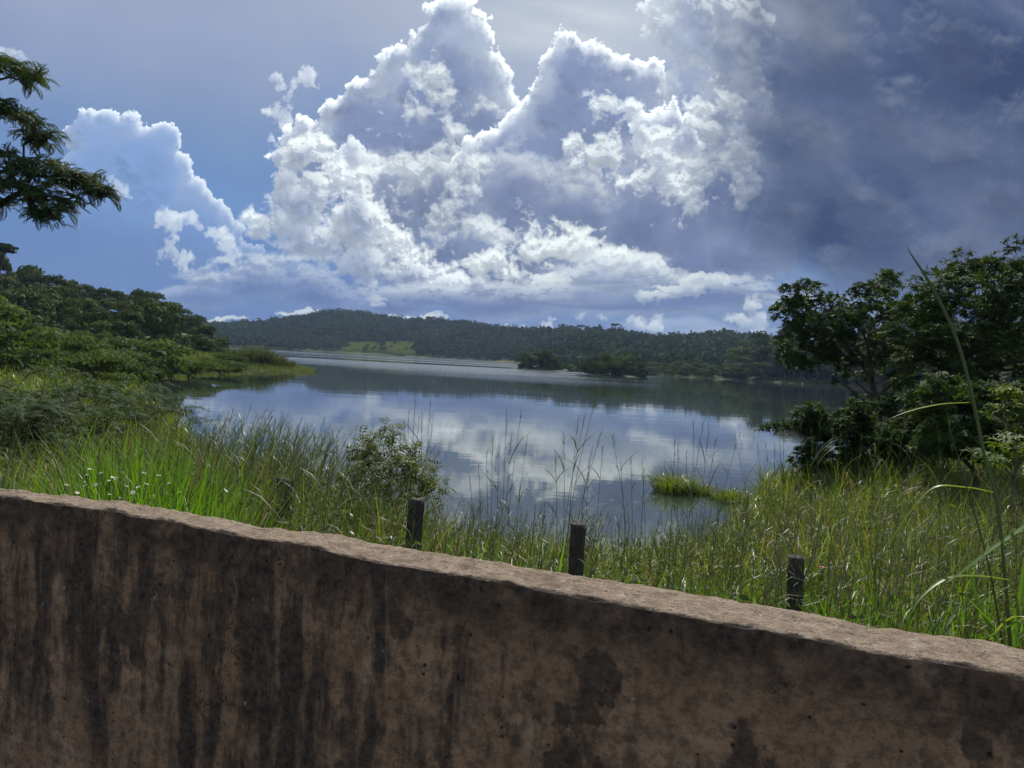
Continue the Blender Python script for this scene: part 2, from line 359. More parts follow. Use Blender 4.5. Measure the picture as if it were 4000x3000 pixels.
class Geo:
    """collects quads"""
    def __init__(s): s.V, s.F, s.T, s.n = [], [], [], 0
    def add(s, V, F, tone=.5):
        V = np.asarray(V, np.float32).reshape(-1, 3); F = np.asarray(F, np.int32)
        s.V.append(V); s.F.append(F+s.n); s.n += len(V)
        s.T.append(np.broadcast_to(np.asarray(tone, np.float32), (len(V),)))
    def mesh(s, name, mat, smooth=False):
        return make_mesh(name, np.concatenate(s.V), np.concatenate(s.F), mat, np.concatenate(s.T), smooth)
def tube(path, radii, sides=6):
    P = np.asarray(path, float); n = len(P); R = np.broadcast_to(np.asarray(radii, float), (n,))
    T = np.gradient(P, axis=0); T /= np.linalg.norm(T, axis=1)[:, None]+1e-9
    ref = np.array([.31, .2, .93]); 
    A = np.cross(T, ref); A /= np.linalg.norm(A, axis=1)[:, None]+1e-9; B = np.cross(T, A)
    th = np.arange(sides)*2*np.pi/sides
    V = P[:, None]+R[:, None, None]*(np.cos(th)[None, :, None]*A[:, None]+np.sin(th)[None, :, None]*B[:, None])
    F = [[i*sides+j, i*sides+(j+1) % sides, (i+1)*sides+(j+1) % sides, (i+1)*sides+j] for i in range(n-1) for j in range(sides)]
    return V.reshape(-1, 3), F
def curve_pts(ctrl, n):
    """Catmull-Rom through the control points"""
    C = np.asarray(ctrl, float); C = np.vstack([2*C[0]-C[1], C, 2*C[-1]-C[-2]])
    m = len(C)-3; out = []
    for t in np.linspace(0, m-1e-6, n):
        i = int(t); f = t-i; a, b, c, d = C[i], C[i+1], C[i+2], C[i+3]
        out.append(.5*((2*b)+(c-a)*f+(2*a-5*b+4*c-d)*f*f+(3*b-a-3*c+d)*f**3))
    return np.array(out)
def ribbon(path, width, side=None, fold=.18):
    """a leaf blade: two strips meeting in a keel"""
    P = np.asarray(path, float); n = len(P); w = np.broadcast_to(np.asarray(width, float), (n,))
    T = np.gradient(P, axis=0); T /= np.linalg.norm(T, axis=1)[:, None]+1e-9
    S = np.cross(T, np.array([0, 0, 1.0]) if side is None else side); S /= np.linalg.norm(S, axis=1)[:, None]+1e-6
    U = np.cross(S, T)
    V = np.stack([P-S*w[:, None]/2+U*w[:, None]*fold, P, P+S*w[:, None]/2+U*w[:, None]*fold], 1).reshape(-1, 3)
    F = []
    for i in range(n-1):
        for j in range(2): a = i*3+j; F.append([a, a+1, a+4, a+3])
    return V, F

# ---------------- materials ----------------
def new_mat(name):
    m = bpy.data.materials.new(name); m.use_nodes = True; return m, NT(m.node_tree)
def leaf_mat(name, a, b, trans=.35, tcol=None, rough=.45, spec=.4, jitter=.35, straw=None):
    m, N = new_mat(name)
    at = N.n('ShaderNodeAttribute', attribute_name='tone').outputs['Fac']
    rnd = N.n('ShaderNodeObjectInfo').outputs['Random']
    f = N.m('ADD', N.m('MULTIPLY', at, 1-jitter), N.m('MULTIPLY', rnd, jitter))
    colr = N.mix(f, a, b)
    if straw: colr = N.mix(N.ramp(at, .10, .04), colr, straw)
    p = N.n('ShaderNodeBsdfPrincipled', ins={'Base Color': colr, 'Roughness': rough, 'Specular IOR Level': spec})
    tc = N.mix(1.0, colr, tcol or (1.6, 1.5, .6), 'MULTIPLY')
    t = N.n('ShaderNodeBsdfTranslucent', ins={0: tc})
    mx = N.n('ShaderNodeMixShader', ins={0: trans, 1: p.outputs[0], 2: t.outputs[0]})
    N.n('ShaderNodeOutputMaterial', ins={0: mx.outputs[0]})
    return m
M_FAR = leaf_mat('far_foliage', (.011, .033, .012), (.054, .092, .028), .15, (1.2, 1.2, .7), .8, .05)
M_WOOD = leaf_mat('wood_foliage', (.014, .034, .011), (.092, .132, .034), .25, (1.5, 1.4, .5), .75, .12, .6)
M_SHRUB = leaf_mat('shrub_foliage', (.040, .070, .020), (.13, .16, .052), .35, None, .6, .2)
M_FEATHER = leaf_mat('feather_foliage', (.026, .052, .022), (.070, .105, .034), .28, None, .65, .15, .2)
M_FINE = leaf_mat('fine_foliage', (.036, .070, .020), (.105, .155, .040), .32, None, .7, .1, .4)
M_LEAF = leaf_mat('broad_leaf', (.016, .038, .014), (.066, .112, .027), .32, None, .65, .08, .15)
M_YELLOWLEAF = leaf_mat('young_leaf', (.05, .10, .020), (.14, .19, .035), .4, None, .6, .2, .2)
M_GRASS = leaf_mat('grass_blade', (.032, .078, .010), (.180, .250, .042), .44, (1.5, 1.45, .35), .42, .4, .0, (.22, .165, .075))
M_LUSH = leaf_mat('lush_blade', (.055, .145, .014), (.145, .255, .028), .48, (1.5, 1.6, .3), .4, .4, .0)
M_CULM = leaf_mat('grass_culm', (.050, .075, .030), (.14, .145, .065), .2, None, .5, .3, .0)
M_REEDGREEN = leaf_mat('reed_green', (.045, .085, .035), (.10, .15, .045), .3, None, .45, .4, .0)
M_SEDGE = leaf_mat('sedge', (.040, .062, .028), (.105, .13, .06), .3, None, .7, .1, .0)
M_MEADOW = leaf_mat('meadow', (.085, .135, .040), (.18, .22, .075), .3, None, .8, .05, .0)
def bark(name, a, b, sc_=9):
    m, N = new_mat(name); g = N.n('ShaderNodeTexCoord').outputs['Object']
    n = N.noise(N.mapv(g, 1, 1, .25), sc_, 6, .65)
    p = N.n('ShaderNodeBsdfPrincipled', ins={'Base Color': N.mix(N.ramp(n, .35, .65), a, b), 'Roughness': .85, 'Specular IOR Level': .2})
    bp = N.n('ShaderNodeBump', ins={'Strength': .6, 'Distance': .02, 'Height': n}); N.put(p.inputs['Normal'], bp.outputs[0])
    N.n('ShaderNodeOutputMaterial', ins={0: p.outputs[0]}); return m
M_BARK = bark('bark', (.045, .036, .028), (.12, .10, .078))
# =====================================================================
# terrain, water, road
# =====================================================================
def far_xy(px, d): return ((px-2000)/FPX*d*1.0, d)
LAKE = [(2.6, 13.2), (0, 13.3), (-3, 14.4), (-6, 17.5), (-9, 22), (-13, 30), (-19.5, 42), (-27, 56), (-34, 70), (-36.5, 90), (-34.5, 104), (-29.5, 112), (-30, 116), (-44, 123), (-52, 150),
        (-70, 200), (-110, 300), (-160, 400), (-255, 560), (-300, 640)] + \
       [far_xy(p, d) for p, d in ((900, 700), (1100, 690), (1310, 720), (1500, 720), (1700, 690), (1900, 620), (2030, 570), (2150, 430), (2300, 330), (2520, 296), (2700, 286), (2850, 296), (3000, 290), (3150, 268), (3400, 262), (3700, 246), (4000, 222))] + \
       [(150, 150), (112, 92), (72, 62), (42, 45), (26, 36), (17, 31), (11.8, 27.8), (9.2, 25.2), (7.3, 22.2), (6.0, 18.6), (4.5, 15.0)]
LAKE = np.array(LAKE)
ISLES = [(9.4, 272, 10.5, 6), (27.5, 222, 10.2, 5), (21.5, 262, 8.0, 3.0)]
def lake_sd(x, y):
    """signed distance from the shore, positive on land"""
    x = np.asarray(x, float); y = np.asarray(y, float)
    best = np.full(x.shape, 1e18); ins = np.zeros(x.shape, bool)
    for i in range(len(LAKE)):
        ax, ay = LAKE[i]; bx, by = LAKE[(i+1) % len(LAKE)]
        ex, ey = bx-ax, by-ay; t = np.clip(((x-ax)*ex+(y-ay)*ey)/(ex*ex+ey*ey), 0, 1)
        best = np.minimum(best, (x-ax-t*ex)**2+(y-ay-t*ey)**2)
        c = (ay > y) != (by > y)
        with np.errstate(divide='ignore', invalid='ignore'):
            ins ^= c & (x < (bx-ax)*(y-ay)/(by-ay if by != ay else 1e-9)+ax)
    return np.sqrt(best)*np.where(ins, -1, 1)
SKYL = np.array([(400, 1262), (600, 1262), (800, 1252), (900, 1256), (940, 1250), (1000, 1252), (1050, 1238), (1100, 1238), (1180, 1224), (1250, 1209), (1320, 1205), (1400, 1213), (1500, 1227), (1580, 1241), (1660, 1238), (1740, 1245), (1800, 1247), (1880, 1262), (2000, 1273), (2100, 1277), (2200, 1272), (2300, 1275), (2400, 1278), (2450, 1292), (2540, 1303), (2640, 1301), (2760, 1293), (2840, 1290), (2920, 1298), (2990, 1309), (3100, 1316), (3400, 1322), (3700, 1306), (4000, 1286), (4600, 1280)], float)
RIDGE_PX = np.array([400, 900, 1300, 1700, 2000, 2300, 2600, 3000, 3400, 4000, 4600], float)
RIDGE_D = np.array([900, 900, 930, 900, 800, 640, 600, 560, 500, 420, 400], float)
SHORE_PX = np.array([400, 900, 1310, 1700, 1900, 2030, 2150, 2300, 2520, 3000, 3400, 4000, 4600], float)
SHORE_D = np.array([640, 700, 720, 690, 620, 570, 430, 330, 296, 290, 262, 222, 200], float)
def terrain(x, y, detail=True):
    x = np.asarray(x, float); y = np.asarray(y, float); s = lake_sd(x, y); r = np.hypot(x, y)
    und = fbm2(x/9, y/9, 301, 3)*.25*np.clip(s/3, 0, 1)*np.clip((r-8)/10, 0, 1) if detail else 0
    cap = np.interp(r, [0, 3, 7, 10, 17, 60, 200], [1.7, 1.55, 1.35, 1.0, .55, .7, 1.2])
    land = np.where(s > 0, np.minimum(.20*s, cap+.012*np.maximum(s-6.7, 0)), np.maximum(.13*s, -2.5))
    near = 1-sstep(60, 140, r)
    land = np.where(s > 0, np.minimum(land, 1.9), land)+und
    # left hill
    land = land+9.5*np.exp(-((x+132)/62)**2-((y-185)/78)**2)*np.clip(s/16, 0, 1)+7*np.exp(-((x+190)/80)**2-((y-120)/70)**2)*np.clip(s/16, 0, 1)
    # far hill, ridge by azimuth
    px = 2000+FPX*x/np.maximum(y, 1)
    el = (hor(SKYL[:, 0])-SKYL[:, 1])/FPX
    Dr = np.interp(px, RIDGE_PX, RIDGE_D); Ds = np.interp(px, SHORE_PX, SHORE_D)
    Hr = np.maximum(np.interp(px, SKYL[:, 0], el)*Dr+CAMZ-8.5, 1.5)
    t = np.clip((y-Ds)/(Dr-Ds), 0, 1.0)
    low = np.interp(px, [2000, 2400, 3000, 3600], [0, .25, .25, .15])
    t = np.clip((t-low)/(1-low), 0, 1)
    hill = (Hr-1.5)*(t**1.15*(1-.2*np.sin(t*np.pi)*0)) + fbm2(x/60, y/60, 311, 3)*9*t*(1-t)*2
    land = land+np.where((y > 190) & (s > 0), np.maximum(hill, 0), 0)*sstep(210, 300, y+.0*x)*np.where(px < 880, sstep(640, 720, y), 1)
    for ix, iy, ra, rb in ISLES:
        q = ((x-ix)/ra)**2+((y-iy)/rb)**2
        land = np.maximum(land, .9*(1-q))
    return land
def zt(x, y): return terrain(np.array([x]), np.array([y]))[0]

# wall line fitted to the photographed edge (top 0.65 m below the lens)
WTOP = CAMZ-.65
FRONT = [(0, 1934), (136, 1956), (271, 1974), (452, 1995), (542, 2017), (678, 2035), (814, 2067), (995, 2102), (1203, 2126), (1316, 2162), (1452, 2190), (1678, 2226), (1904, 2262), (2000, 2279), (2271, 2331), (2452, 2362), (2588, 2389), (2814, 2430), (2995, 2460), (3226, 2503), (3384, 2544), (3633, 2576), (3814, 2607), (3995, 2648)]
fp = np.array([at_z(a, b, WTOP) for a, b in FRONT])
kx, ky = np.polyfit(fp[:, 0], fp[:, 1], 1)
W_ANG = math.atan(kx); W_O = np.array([0, ky])
W_T = np.array([math.cos(W_ANG), math.sin(W_ANG)]); W_N = np.array([-W_T[1], W_T[0]])      # N points to the lake
# height of the edge along the wall, so that its profile follows the photographed one
w_s, w_z = [], []
for a, b in FRONT:
    d = ray(a, b); t = (W_N @ W_O)/(W_N @ d[:2]); p = d*t
    w_s.append(W_T @ (p[:2]-W_O)); w_z.append(CAMZ+p[2])
w_s, w_z = np.array(w_s), np.array(w_z)
def wall_d(x, y): return (x-W_O[0])*W_N[0]+(y-W_O[1])*W_N[1]
WALL_TH = .215
BACK = [(0, 1904), (226, 1929), (452, 1956), (769, 2004), (995, 2049), (1271, 2081), (1542, 2129), (1814, 2172), (2000, 2202), (2226, 2238), (2678, 2310), (2995, 2362), (3316, 2422), (3542, 2463), (3995, 2521)]
b_s, b_t = [], []
for a, b in BACK:
    zz = WTOP
    for _ in range(3):
        p = at_z(a, b, zz)[:2]-W_O; ss = W_T @ p; zz = np.interp(ss, w_s, w_z)
    b_s.append(ss); b_t.append(W_N @ p)
TH_S = lambda s: np.clip(np.interp(s, b_s, b_t), .11, .24)

def build_ground():
    az = np.concatenate([np.radians(np.linspace(-50, 50, 301)), np.radians(np.linspace(50, 310, 81))[1:-1]])
    rr = np.concatenate([[.6], np.geomspace(1.5, 3200, 175)])
    A, Rr = np.meshgrid(az, rr); X, Y = Rr*np.sin(A), Rr*np.cos(A)
    Z = terrain(X, Y)
    dw = wall_d(X, Y)
    side = sstep(-.1, .3, dw)
    Z = np.where(Rr < 60, Z*side+1.48*(1-side), Z)
    n, m = X.shape
    V = np.stack([X, Y, Z], -1).reshape(-1, 3)
    I = np.arange(n*m).reshape(n, m); J = np.roll(I, -1, 1)
    F = np.stack([I[:-1], I[1:], J[1:], J[:-1]], -1).reshape(-1, 4)[:, ::-1]
    me = make_mesh('ground', V, F, None, None, True)
    mat, N = new_mat('soil'); g = N.n('ShaderNodeTexCoord').outputs['Object']
    n1 = N.noise(g, 1.7, 8, .6); n2 = N.noise(g, .013, 5, .6)
    a = N.mix(N.ramp(n1, .35, .65), (.050, .055, .022), (.11, .10, .050))
    far = N.mix(N.ramp(n2, .4, .62), (.035, .055, .022), (.10, .11, .045))
    dist = N.n('ShaderNodeVectorMath', operation='LENGTH', ins={0: g}).outputs[1]
    colr = N.mix(N.ramp(dist, 60, 180), a, far)
    p = N.n('ShaderNodeBsdfPrincipled', ins={'Base Color': colr, 'Roughness': .95, 'Specular IOR Level': .1})
    bp = N.n('ShaderNodeBump', ins={'Strength': .7, 'Distance': .08, 'Height': n1}); N.put(p.inputs['Normal'], bp.outputs[0])
    N.n('ShaderNodeOutputMaterial', ins={0: p.outputs[0]})
    me.materials.append(mat)
    o = link('ground', me); o['kind'] = 'structure'
build_ground()

def build_water():
    xs = np.array([-520., -120, -30, 0, 30, 120, 420]); ys = np.array([9., 20, 60, 160, 400, 900])
    X, Y = np.meshgrid(xs, ys); n, m = X.shape; I = np.arange(n*m).reshape(n, m)
    F = np.stack([I[:-1, :-1], I[:-1, 1:], I[1:, 1:], I[1:, :-1]], -1).reshape(-1, 4)
    me = make_mesh('lake_water', np.stack([X, Y, 0*X], -1).reshape(-1, 3), F)
    mat, N = new_mat('water'); g = N.n('ShaderNodeTexCoord').outputs['Object']
    sx = N.n('ShaderNodeSeparateXYZ', ins={0: g}); Yc = sx.outputs[1]; Xc = sx.outputs[0]
    # wind lanes: long ripple bands far out
    bands = N.noise(N.mapv(g, .0035, .016, 1, (2.3, 5.1, 0)), 1.0, 3, .55)
    zone = N.m('MULTIPLY', N.ramp(N.m('ADD', Yc, N.m('MULTIPLY', Xc, .9)), 95, 190), N.ramp(N.m('SUBTRACT', N.m('MULTIPLY', Yc, .28), Xc), 2, 60))
    lanes = N.m('MULTIPLY', N.ramp(bands, .43, .55), zone)
    rip = N.noise(N.mapv(g, .8, 1.6, 1), 1.4, 3, .55)
    swell = N.noise(N.mapv(g, .10, .33, 1), 1.0, 3, .5)
    fine = N.noise(N.mapv(g, 2.2, 5.0, 1), 1.6, 2, .5)
    patch = N.ramp(N.noise(N.mapv(g, .05, .11, 1, (9, 2, 0)), 1.0, 3, .5), .48, .66)
    h = N.m('ADD', N.m('MULTIPLY', swell, .006), N.m('MULTIPLY', rip, .0012))
    h = N.m('ADD', h, N.m('MULTIPLY', fine, N.m('ADD', N.m('MULTIPLY', patch, .0011), N.m('MULTIPLY', lanes, .03))))
    h = N.m('ADD', h, N.m('MULTIPLY', rip, N.m('MULTIPLY', lanes, .10)))
    bp = N.n('ShaderNodeBump', ins={'Strength': 1.0, 'Distance': 1.0, 'Height': h})
    rough = N.m('ADD', .025, N.m('MULTIPLY', lanes, .16))
    p = N.n('ShaderNodeBsdfPrincipled', ins={'Base Color': (.030, .042, .036, 1), 'Roughness': rough, 'IOR': 1.43, 'Specular IOR Level': .5, 'Normal': bp.outputs[0]})
    N.n('ShaderNodeOutputMaterial', ins={0: p.outputs[0]})
    me.materials.append(mat)
    o = link('lake_water', me); o['kind'] = 'structure'
build_water()

def build_road():
    L0, L1 = -40., 40.
    P = [(L0, -5.2), (L1, -5.2), (L1, .01), (L0, .01)]
    V = [(*(W_O+W_T*a+W_N*b), 1.5) for a, b in P]
    me = make_mesh('road', V, [[0, 1, 2, 3]])
    mat, N = new_mat('asphalt'); g = N.n('ShaderNodeTexCoord').outputs['Object']
    n = N.noise(g, 30, 5, .7)
    p = N.n('ShaderNodeBsdfPrincipled', ins={'Base Color': N.mix(N.ramp(n, .3, .7), (.035, .034, .033), (.075, .07, .066)), 'Roughness': .9})
    N.n('ShaderNodeOutputMaterial', ins={0: p.outputs[0]}); me.materials.append(mat)
    o = link('road', me); o['kind'] = 'structure'
build_road()

# =====================================================================
# parapet wall and posts
# =====================================================================
def build_wall():
    s0 = np.arange(-8.0, 7.5, .0125); top0 = np.interp(s0, w_s, w_z)
    ker = np.hanning(9); ker /= ker.sum()
    top0 = np.convolve(np.pad(top0, 4, 'edge'), ker, 'valid')
    s = np.concatenate([np.arange(-8, -2.7, .05), np.arange(-2.7, 1.7, .0135), np.arange(1.7, 7.5, .05)]); TH = TH_S(s); top = np.interp(s, s0, top0)
    R = .012
    prof = [(0, z) for z in np.linspace(0, 1-.02, 62)]                      # front, relative height
    F_ = [('f', t) for t in np.linspace(0, 1, 84)] + [('c', a) for a in (20, 45, 70)] + [('t', t) for t in np.linspace(0, 1, 22)] + [('d', a) for a in (20, 45, 70)] + [('b', t) for t in np.linspace(0, 1, 10)]
    rows = []
    Sx = s
    for kind, t in F_:
        if kind == 'f': y = 0*s; z = 1.46+(top-R-1.46)*t; nrm = (-1, 0)
        elif kind == 'c': a = math.radians(t); y = 0*s+R*(1-math.cos(a)); z = top-R+R*math.sin(a); nrm = (-math.cos(a), math.sin(a))
        elif kind == 't': y = R+(TH-2*R)*t; z = top+0*s; nrm = (0, 1)
        elif kind == 'd': a = math.radians(t); y = TH-R+R*math.sin(a); z = top-R+R*math.cos(a); nrm = (math.sin(a), math.cos(a))
        else: y = TH+0*s; z = top-R+(1.0-(top-R))*t; nrm = (1, 0)
        if kind == 't':
            d = .010*fbm2(s/.11, y/.07, 401, 4)+.009*fbm2(s/.035, y/.022, 403, 3) - .016*sstep(.33, .55, fbm2(s/.07+3, y/.05, 405, 3))
            d = d+.004*np.where((s > -3) & (s < -.9), np.sin(s*23+2.2*y/.1)*sstep(-3, -2.5, s), 0)
        elif kind in 'cd':
            d = -.018*np.clip(fbm2(s/.05, 0*s+(3 if kind == 'c' else 9), 407, 4)+.18, 0, 1)-.006*fbm2(s/.018, 0*s+t/30, 409, 3)
        else:
            d = .007*fbm2(s/.16, z/.16, 411, 4)+.005*fbm2(s/.035, z/.035, 413, 3)-.014*sstep(.36, .5, fbm2(s/.05+7, z/.06, 415, 2))
            if kind == 'f': d = d-.014*np.clip(fbm2(s/.05, 0*s+3, 407, 4)+.18, 0, 1)*sstep(.975, 1, t)
            d = d - (.010*sstep(.1, .3, fbm2(s/.05, z/.04, 417, 3))*sstep(.12, .0, top-z) if kind == 'f' else 0)
        rows.append(np.stack([s, y+nrm[0]*d, z+nrm[1]*d], -1))
    V = np.stack(rows, 0); n, m = V.shape[:2]
    I = np.arange(n*m).reshape(n, m)
    F = np.stack([I[:-1, :-1], I[:-1, 1:], I[1:, 1:], I[1:, :-1]], -1).reshape(-1, 4)
    me = make_mesh('parapet_wall', V.reshape(-1, 3), F, None, None, True)
    mat, N = new_mat('weathered_concrete'); tc = N.n('ShaderNodeTexCoord'); g = tc.outputs['Object']
    sp = N.n('ShaderNodeSeparateXYZ', ins={0: g}); X, Y, Z = sp.outputs
    nz = N.n('ShaderNodeSeparateXYZ', ins={0: tc.outputs['Normal']}).outputs[2]
    # distance below the top edge
    fall = N.m('SUBTRACT', WTOP, Z)
    big = N.noise(g, 2.3, 5, .6); mid = N.noise(g, 9, 6, .62); fine = N.noise(g, 70, 5, .7)
    base = N.mix(N.ramp(big, .35, .68), (.270, .172, .100), (.410, .280, .178))
    base = N.mix(N.m('MULTIPLY', N.ramp(N.noise(N.mapv(g, 1, 1, 1, (2, 9, 4)), 38, 5, .75), .53, .64), .55), base, (.36, .27, .19))
    base = N.mix(N.ramp(mid, .40, .72), base, (.225, .158, .104))
    base = N.mix(N.ramp(N.noise(N.mapv(g, 1, 1, 1, (4, 2, 1)), 5, 4, .5), .60, .68, 0, .55), base, (.44, .33, .22))   # bare plaster patches
    base = N.mix(N.m('MULTIPLY', N.ramp(N.noise(g, 24, 6, .75), .44, .60), .62), base, (.090, .066, .048))
    wob = N.m('MULTIPLY', N.m('SUBTRACT', N.noise(g, 6, 3, .5), .5), .045)
    sv = N.n('ShaderNodeCombineXYZ', ins={0: N.m('ADD', X, wob), 1: 0.0, 2: N.m('MULTIPLY', Z, .16)}).outputs[0]
    st = N.m('ADD', N.m('MULTIPLY', N.noise(sv, 10.5, 6, .66), .80), N.m('MULTIPLY', N.noise(sv, 3.3, 4, .6), .24))                                       # vertical run-off streaks
    reach = N.noise(N.n('ShaderNodeCombineXYZ', ins={0: X}).outputs[0], 3.1, 4, .6)
    depth = N.m('SUBTRACT', N.m('MULTIPLY_ADD', reach, 2.1, N.ramp(X, .7, -1.0, -.52, -.02)), fall)  # how far each streak runs down
    left = N.m('ADD', N.ramp(X, .9, -1.2, -.055, .042), N.m('MULTIPLY', N.m('SUBTRACT', N.noise(N.mapv(g, 1, 1, .5, (6, 6, 6)), 2.2, 4, .6), .5), .30))
    sk = N.ramp(N.m('ADD', N.m('ADD', st, left), N.m('MULTIPLY', N.m('SUBTRACT', mid, .5), .22)), .465, .615)
    sk = N.m('MULTIPLY', sk, N.ramp(depth, -.10, .26))
    band = N.ramp(N.m('ADD', fall, N.m('MULTIPLY', N.m('SUBTRACT', mid, .5), .50)), .24, .03)   # lichen crust under the edge
    band = N.m('MULTIPLY', band, N.ramp(N.noise(g, 4, 4, .6), .30, .52, .15, 1))
    blot = N.ramp(N.m('ADD', N.noise(N.mapv(g, 1, 1, .75, (1, 7, 3)), 3.6, 6, .62), N.ramp(X, -1.5, .3, -.05, 0)), .555, .61)
    vor = N.n('ShaderNodeTexVoronoi', ins={'Scale': 8.5, 'Randomness': 1.0}); N.put(vor.inputs['Vector'], N.mapv(g, 1, 1, 1))
    keep = N.n('ShaderNodeSeparateXYZ', ins={0: vor.outputs['Color']}).outputs[0]
    spot = N.m('MULTIPLY', N.ramp(N.m('ADD', vor.outputs['Distance'], N.m('MULTIPLY', N.m('SUBTRACT', N.noise(g, 14, 5, .65), .5), .55)), .32, .14), N.m('GREATER_THAN', keep, .52))
    v2 = N.n('ShaderNodeTexVoronoi', ins={'Scale': 34.0}); N.put(v2.inputs['Vector'], g)
    k2 = N.n('ShaderNodeSeparateXYZ', ins={0: v2.outputs['Color']}).outputs[0]
    pit = N.m('MULTIPLY', N.ramp(N.m('ADD', v2.outputs['Distance'], N.m('MULTIPLY', N.m('SUBTRACT', N.noise(g, 60, 3, .6), .5), .5)), .20, .10), N.m('GREATER_THAN', k2, .90))
    stain = N.m('MAXIMUM', N.m('MAXIMUM', N.m('MULTIPLY', sk, .96), N.m('MULTIPLY', band, .95)), N.m('MAXIMUM', N.m('MULTIPLY', blot, .85), N.m('MULTIPLY', spot, .75)))
    stain = N.m('MULTIPLY', stain, N.ramp(fine, .15, .5, .75, 1))
    v3 = N.n('ShaderNodeTexVoronoi', ins={'Scale': 11.0}); N.put(v3.inputs['Vector'], N.mapv(g, 1, 1, 1, (5, 5, 5)))
    k3 = N.n('ShaderNodeSeparateXYZ', ins={0: v3.outputs['Color']}).outputs[1]
    ck = N.n('ShaderNodeTexVoronoi', feature='DISTANCE_TO_EDGE', ins={'Scale': 2.6}); N.put(ck.inputs['Vector'], N.n('ShaderNodeVectorMath', operation='MULTIPLY_ADD', ins={0: N.noise(g, 5, 5, .65, out=1), 1: (.55, .55, .55), 2: g}).outputs[0])
    crack = N.m('MULTIPLY', N.ramp(ck.outputs['Distance'], .011, .002), N.ramp(N.noise(g, 1.6, 3, .5), .52, .60))
    fleck = N.m('MULTIPLY', N.ramp(N.m('ADD', v3.outputs['Distance'], N.m('MULTIPLY', N.m('SUBTRACT', N.noise(g, 40, 3, .6), .5), .4)), .10, .03), N.m('GREATER_THAN', k3, .86))
    crust = N.mix(N.ramp(N.noise(g, 30, 6, .7), .36, .62), (.028, .025, .023), (.085, .068, .052))
    face = N.mix(stain, base, crust)
    face = N.mix(N.m('MULTIPLY', pit, .8), face, (.018, .015, .013))
    face = N.mix(N.m('MULTIPLY', crack, .85), face, (.020, .017, .015))
    face = N.mix(N.m('MULTIPLY', fleck, .6), face, (.40, .38, .34))
    grit = N.noise(g, 120, 4, .7)
    topc = N.mix(N.ramp(N.noise(g, 16, 6, .65), .32, .68), (.205, .152, .106), (.335, .262, .192))
    topc = N.mix(N.ramp(N.noise(g, 34, 6, .72), .53, .63, 0, .7), topc, (.42, .36, .29))
    topc = N.mix(N.ramp(N.noise(N.mapv(g, 1, 1, 1, (3, 3, 8)), 30, 6, .72), .55, .64, 0, .75), topc, (.075, .058, .045))
    topc = N.mix(N.ramp(grit, .50, .72, 0, .6), topc, (.40, .34, .28))
    topc = N.mix(N.ramp(grit, .46, .30, 0, .75), topc, (.085, .064, .05))
    topc = N.mix(N.ramp(N.noise(N.mapv(g, 1, 1, 1, (8, 1, 1)), 6, 5, .6), .56, .70, 0, .6), topc, (.115, .092, .072))
    istop = N.ramp(nz, .45, .75)
    colr = N.mix(istop, face, topc)
    p = N.n('ShaderNodeBsdfPrincipled', ins={'Base Color': colr, 'Roughness': .92, 'Specular IOR Level': .15})
    hh = N.m('ADD', N.m('MULTIPLY', fine, .6), N.m('ADD', N.m('MULTIPLY', grit, N.m('MULTIPLY', istop, .8)), N.m('MULTIPLY', pit, -.8)))
    bp = N.n('ShaderNodeBump', ins={'Strength': 1.0, 'Distance': .012, 'Height': hh}); N.put(p.inputs['Normal'], bp.outputs[0])
    N.n('ShaderNodeOutputMaterial', ins={0: p.outputs[0]})
    me.materials.append(mat)
    o = link('parapet_wall', me, None, (W_O[0], W_O[1], 0)); o.rotation_euler = (0, 0, W_ANG)
    tag(o, 'low brown concrete parapet wall with dark run-off stains and sunlit rough top', 'wall')
build_wall()

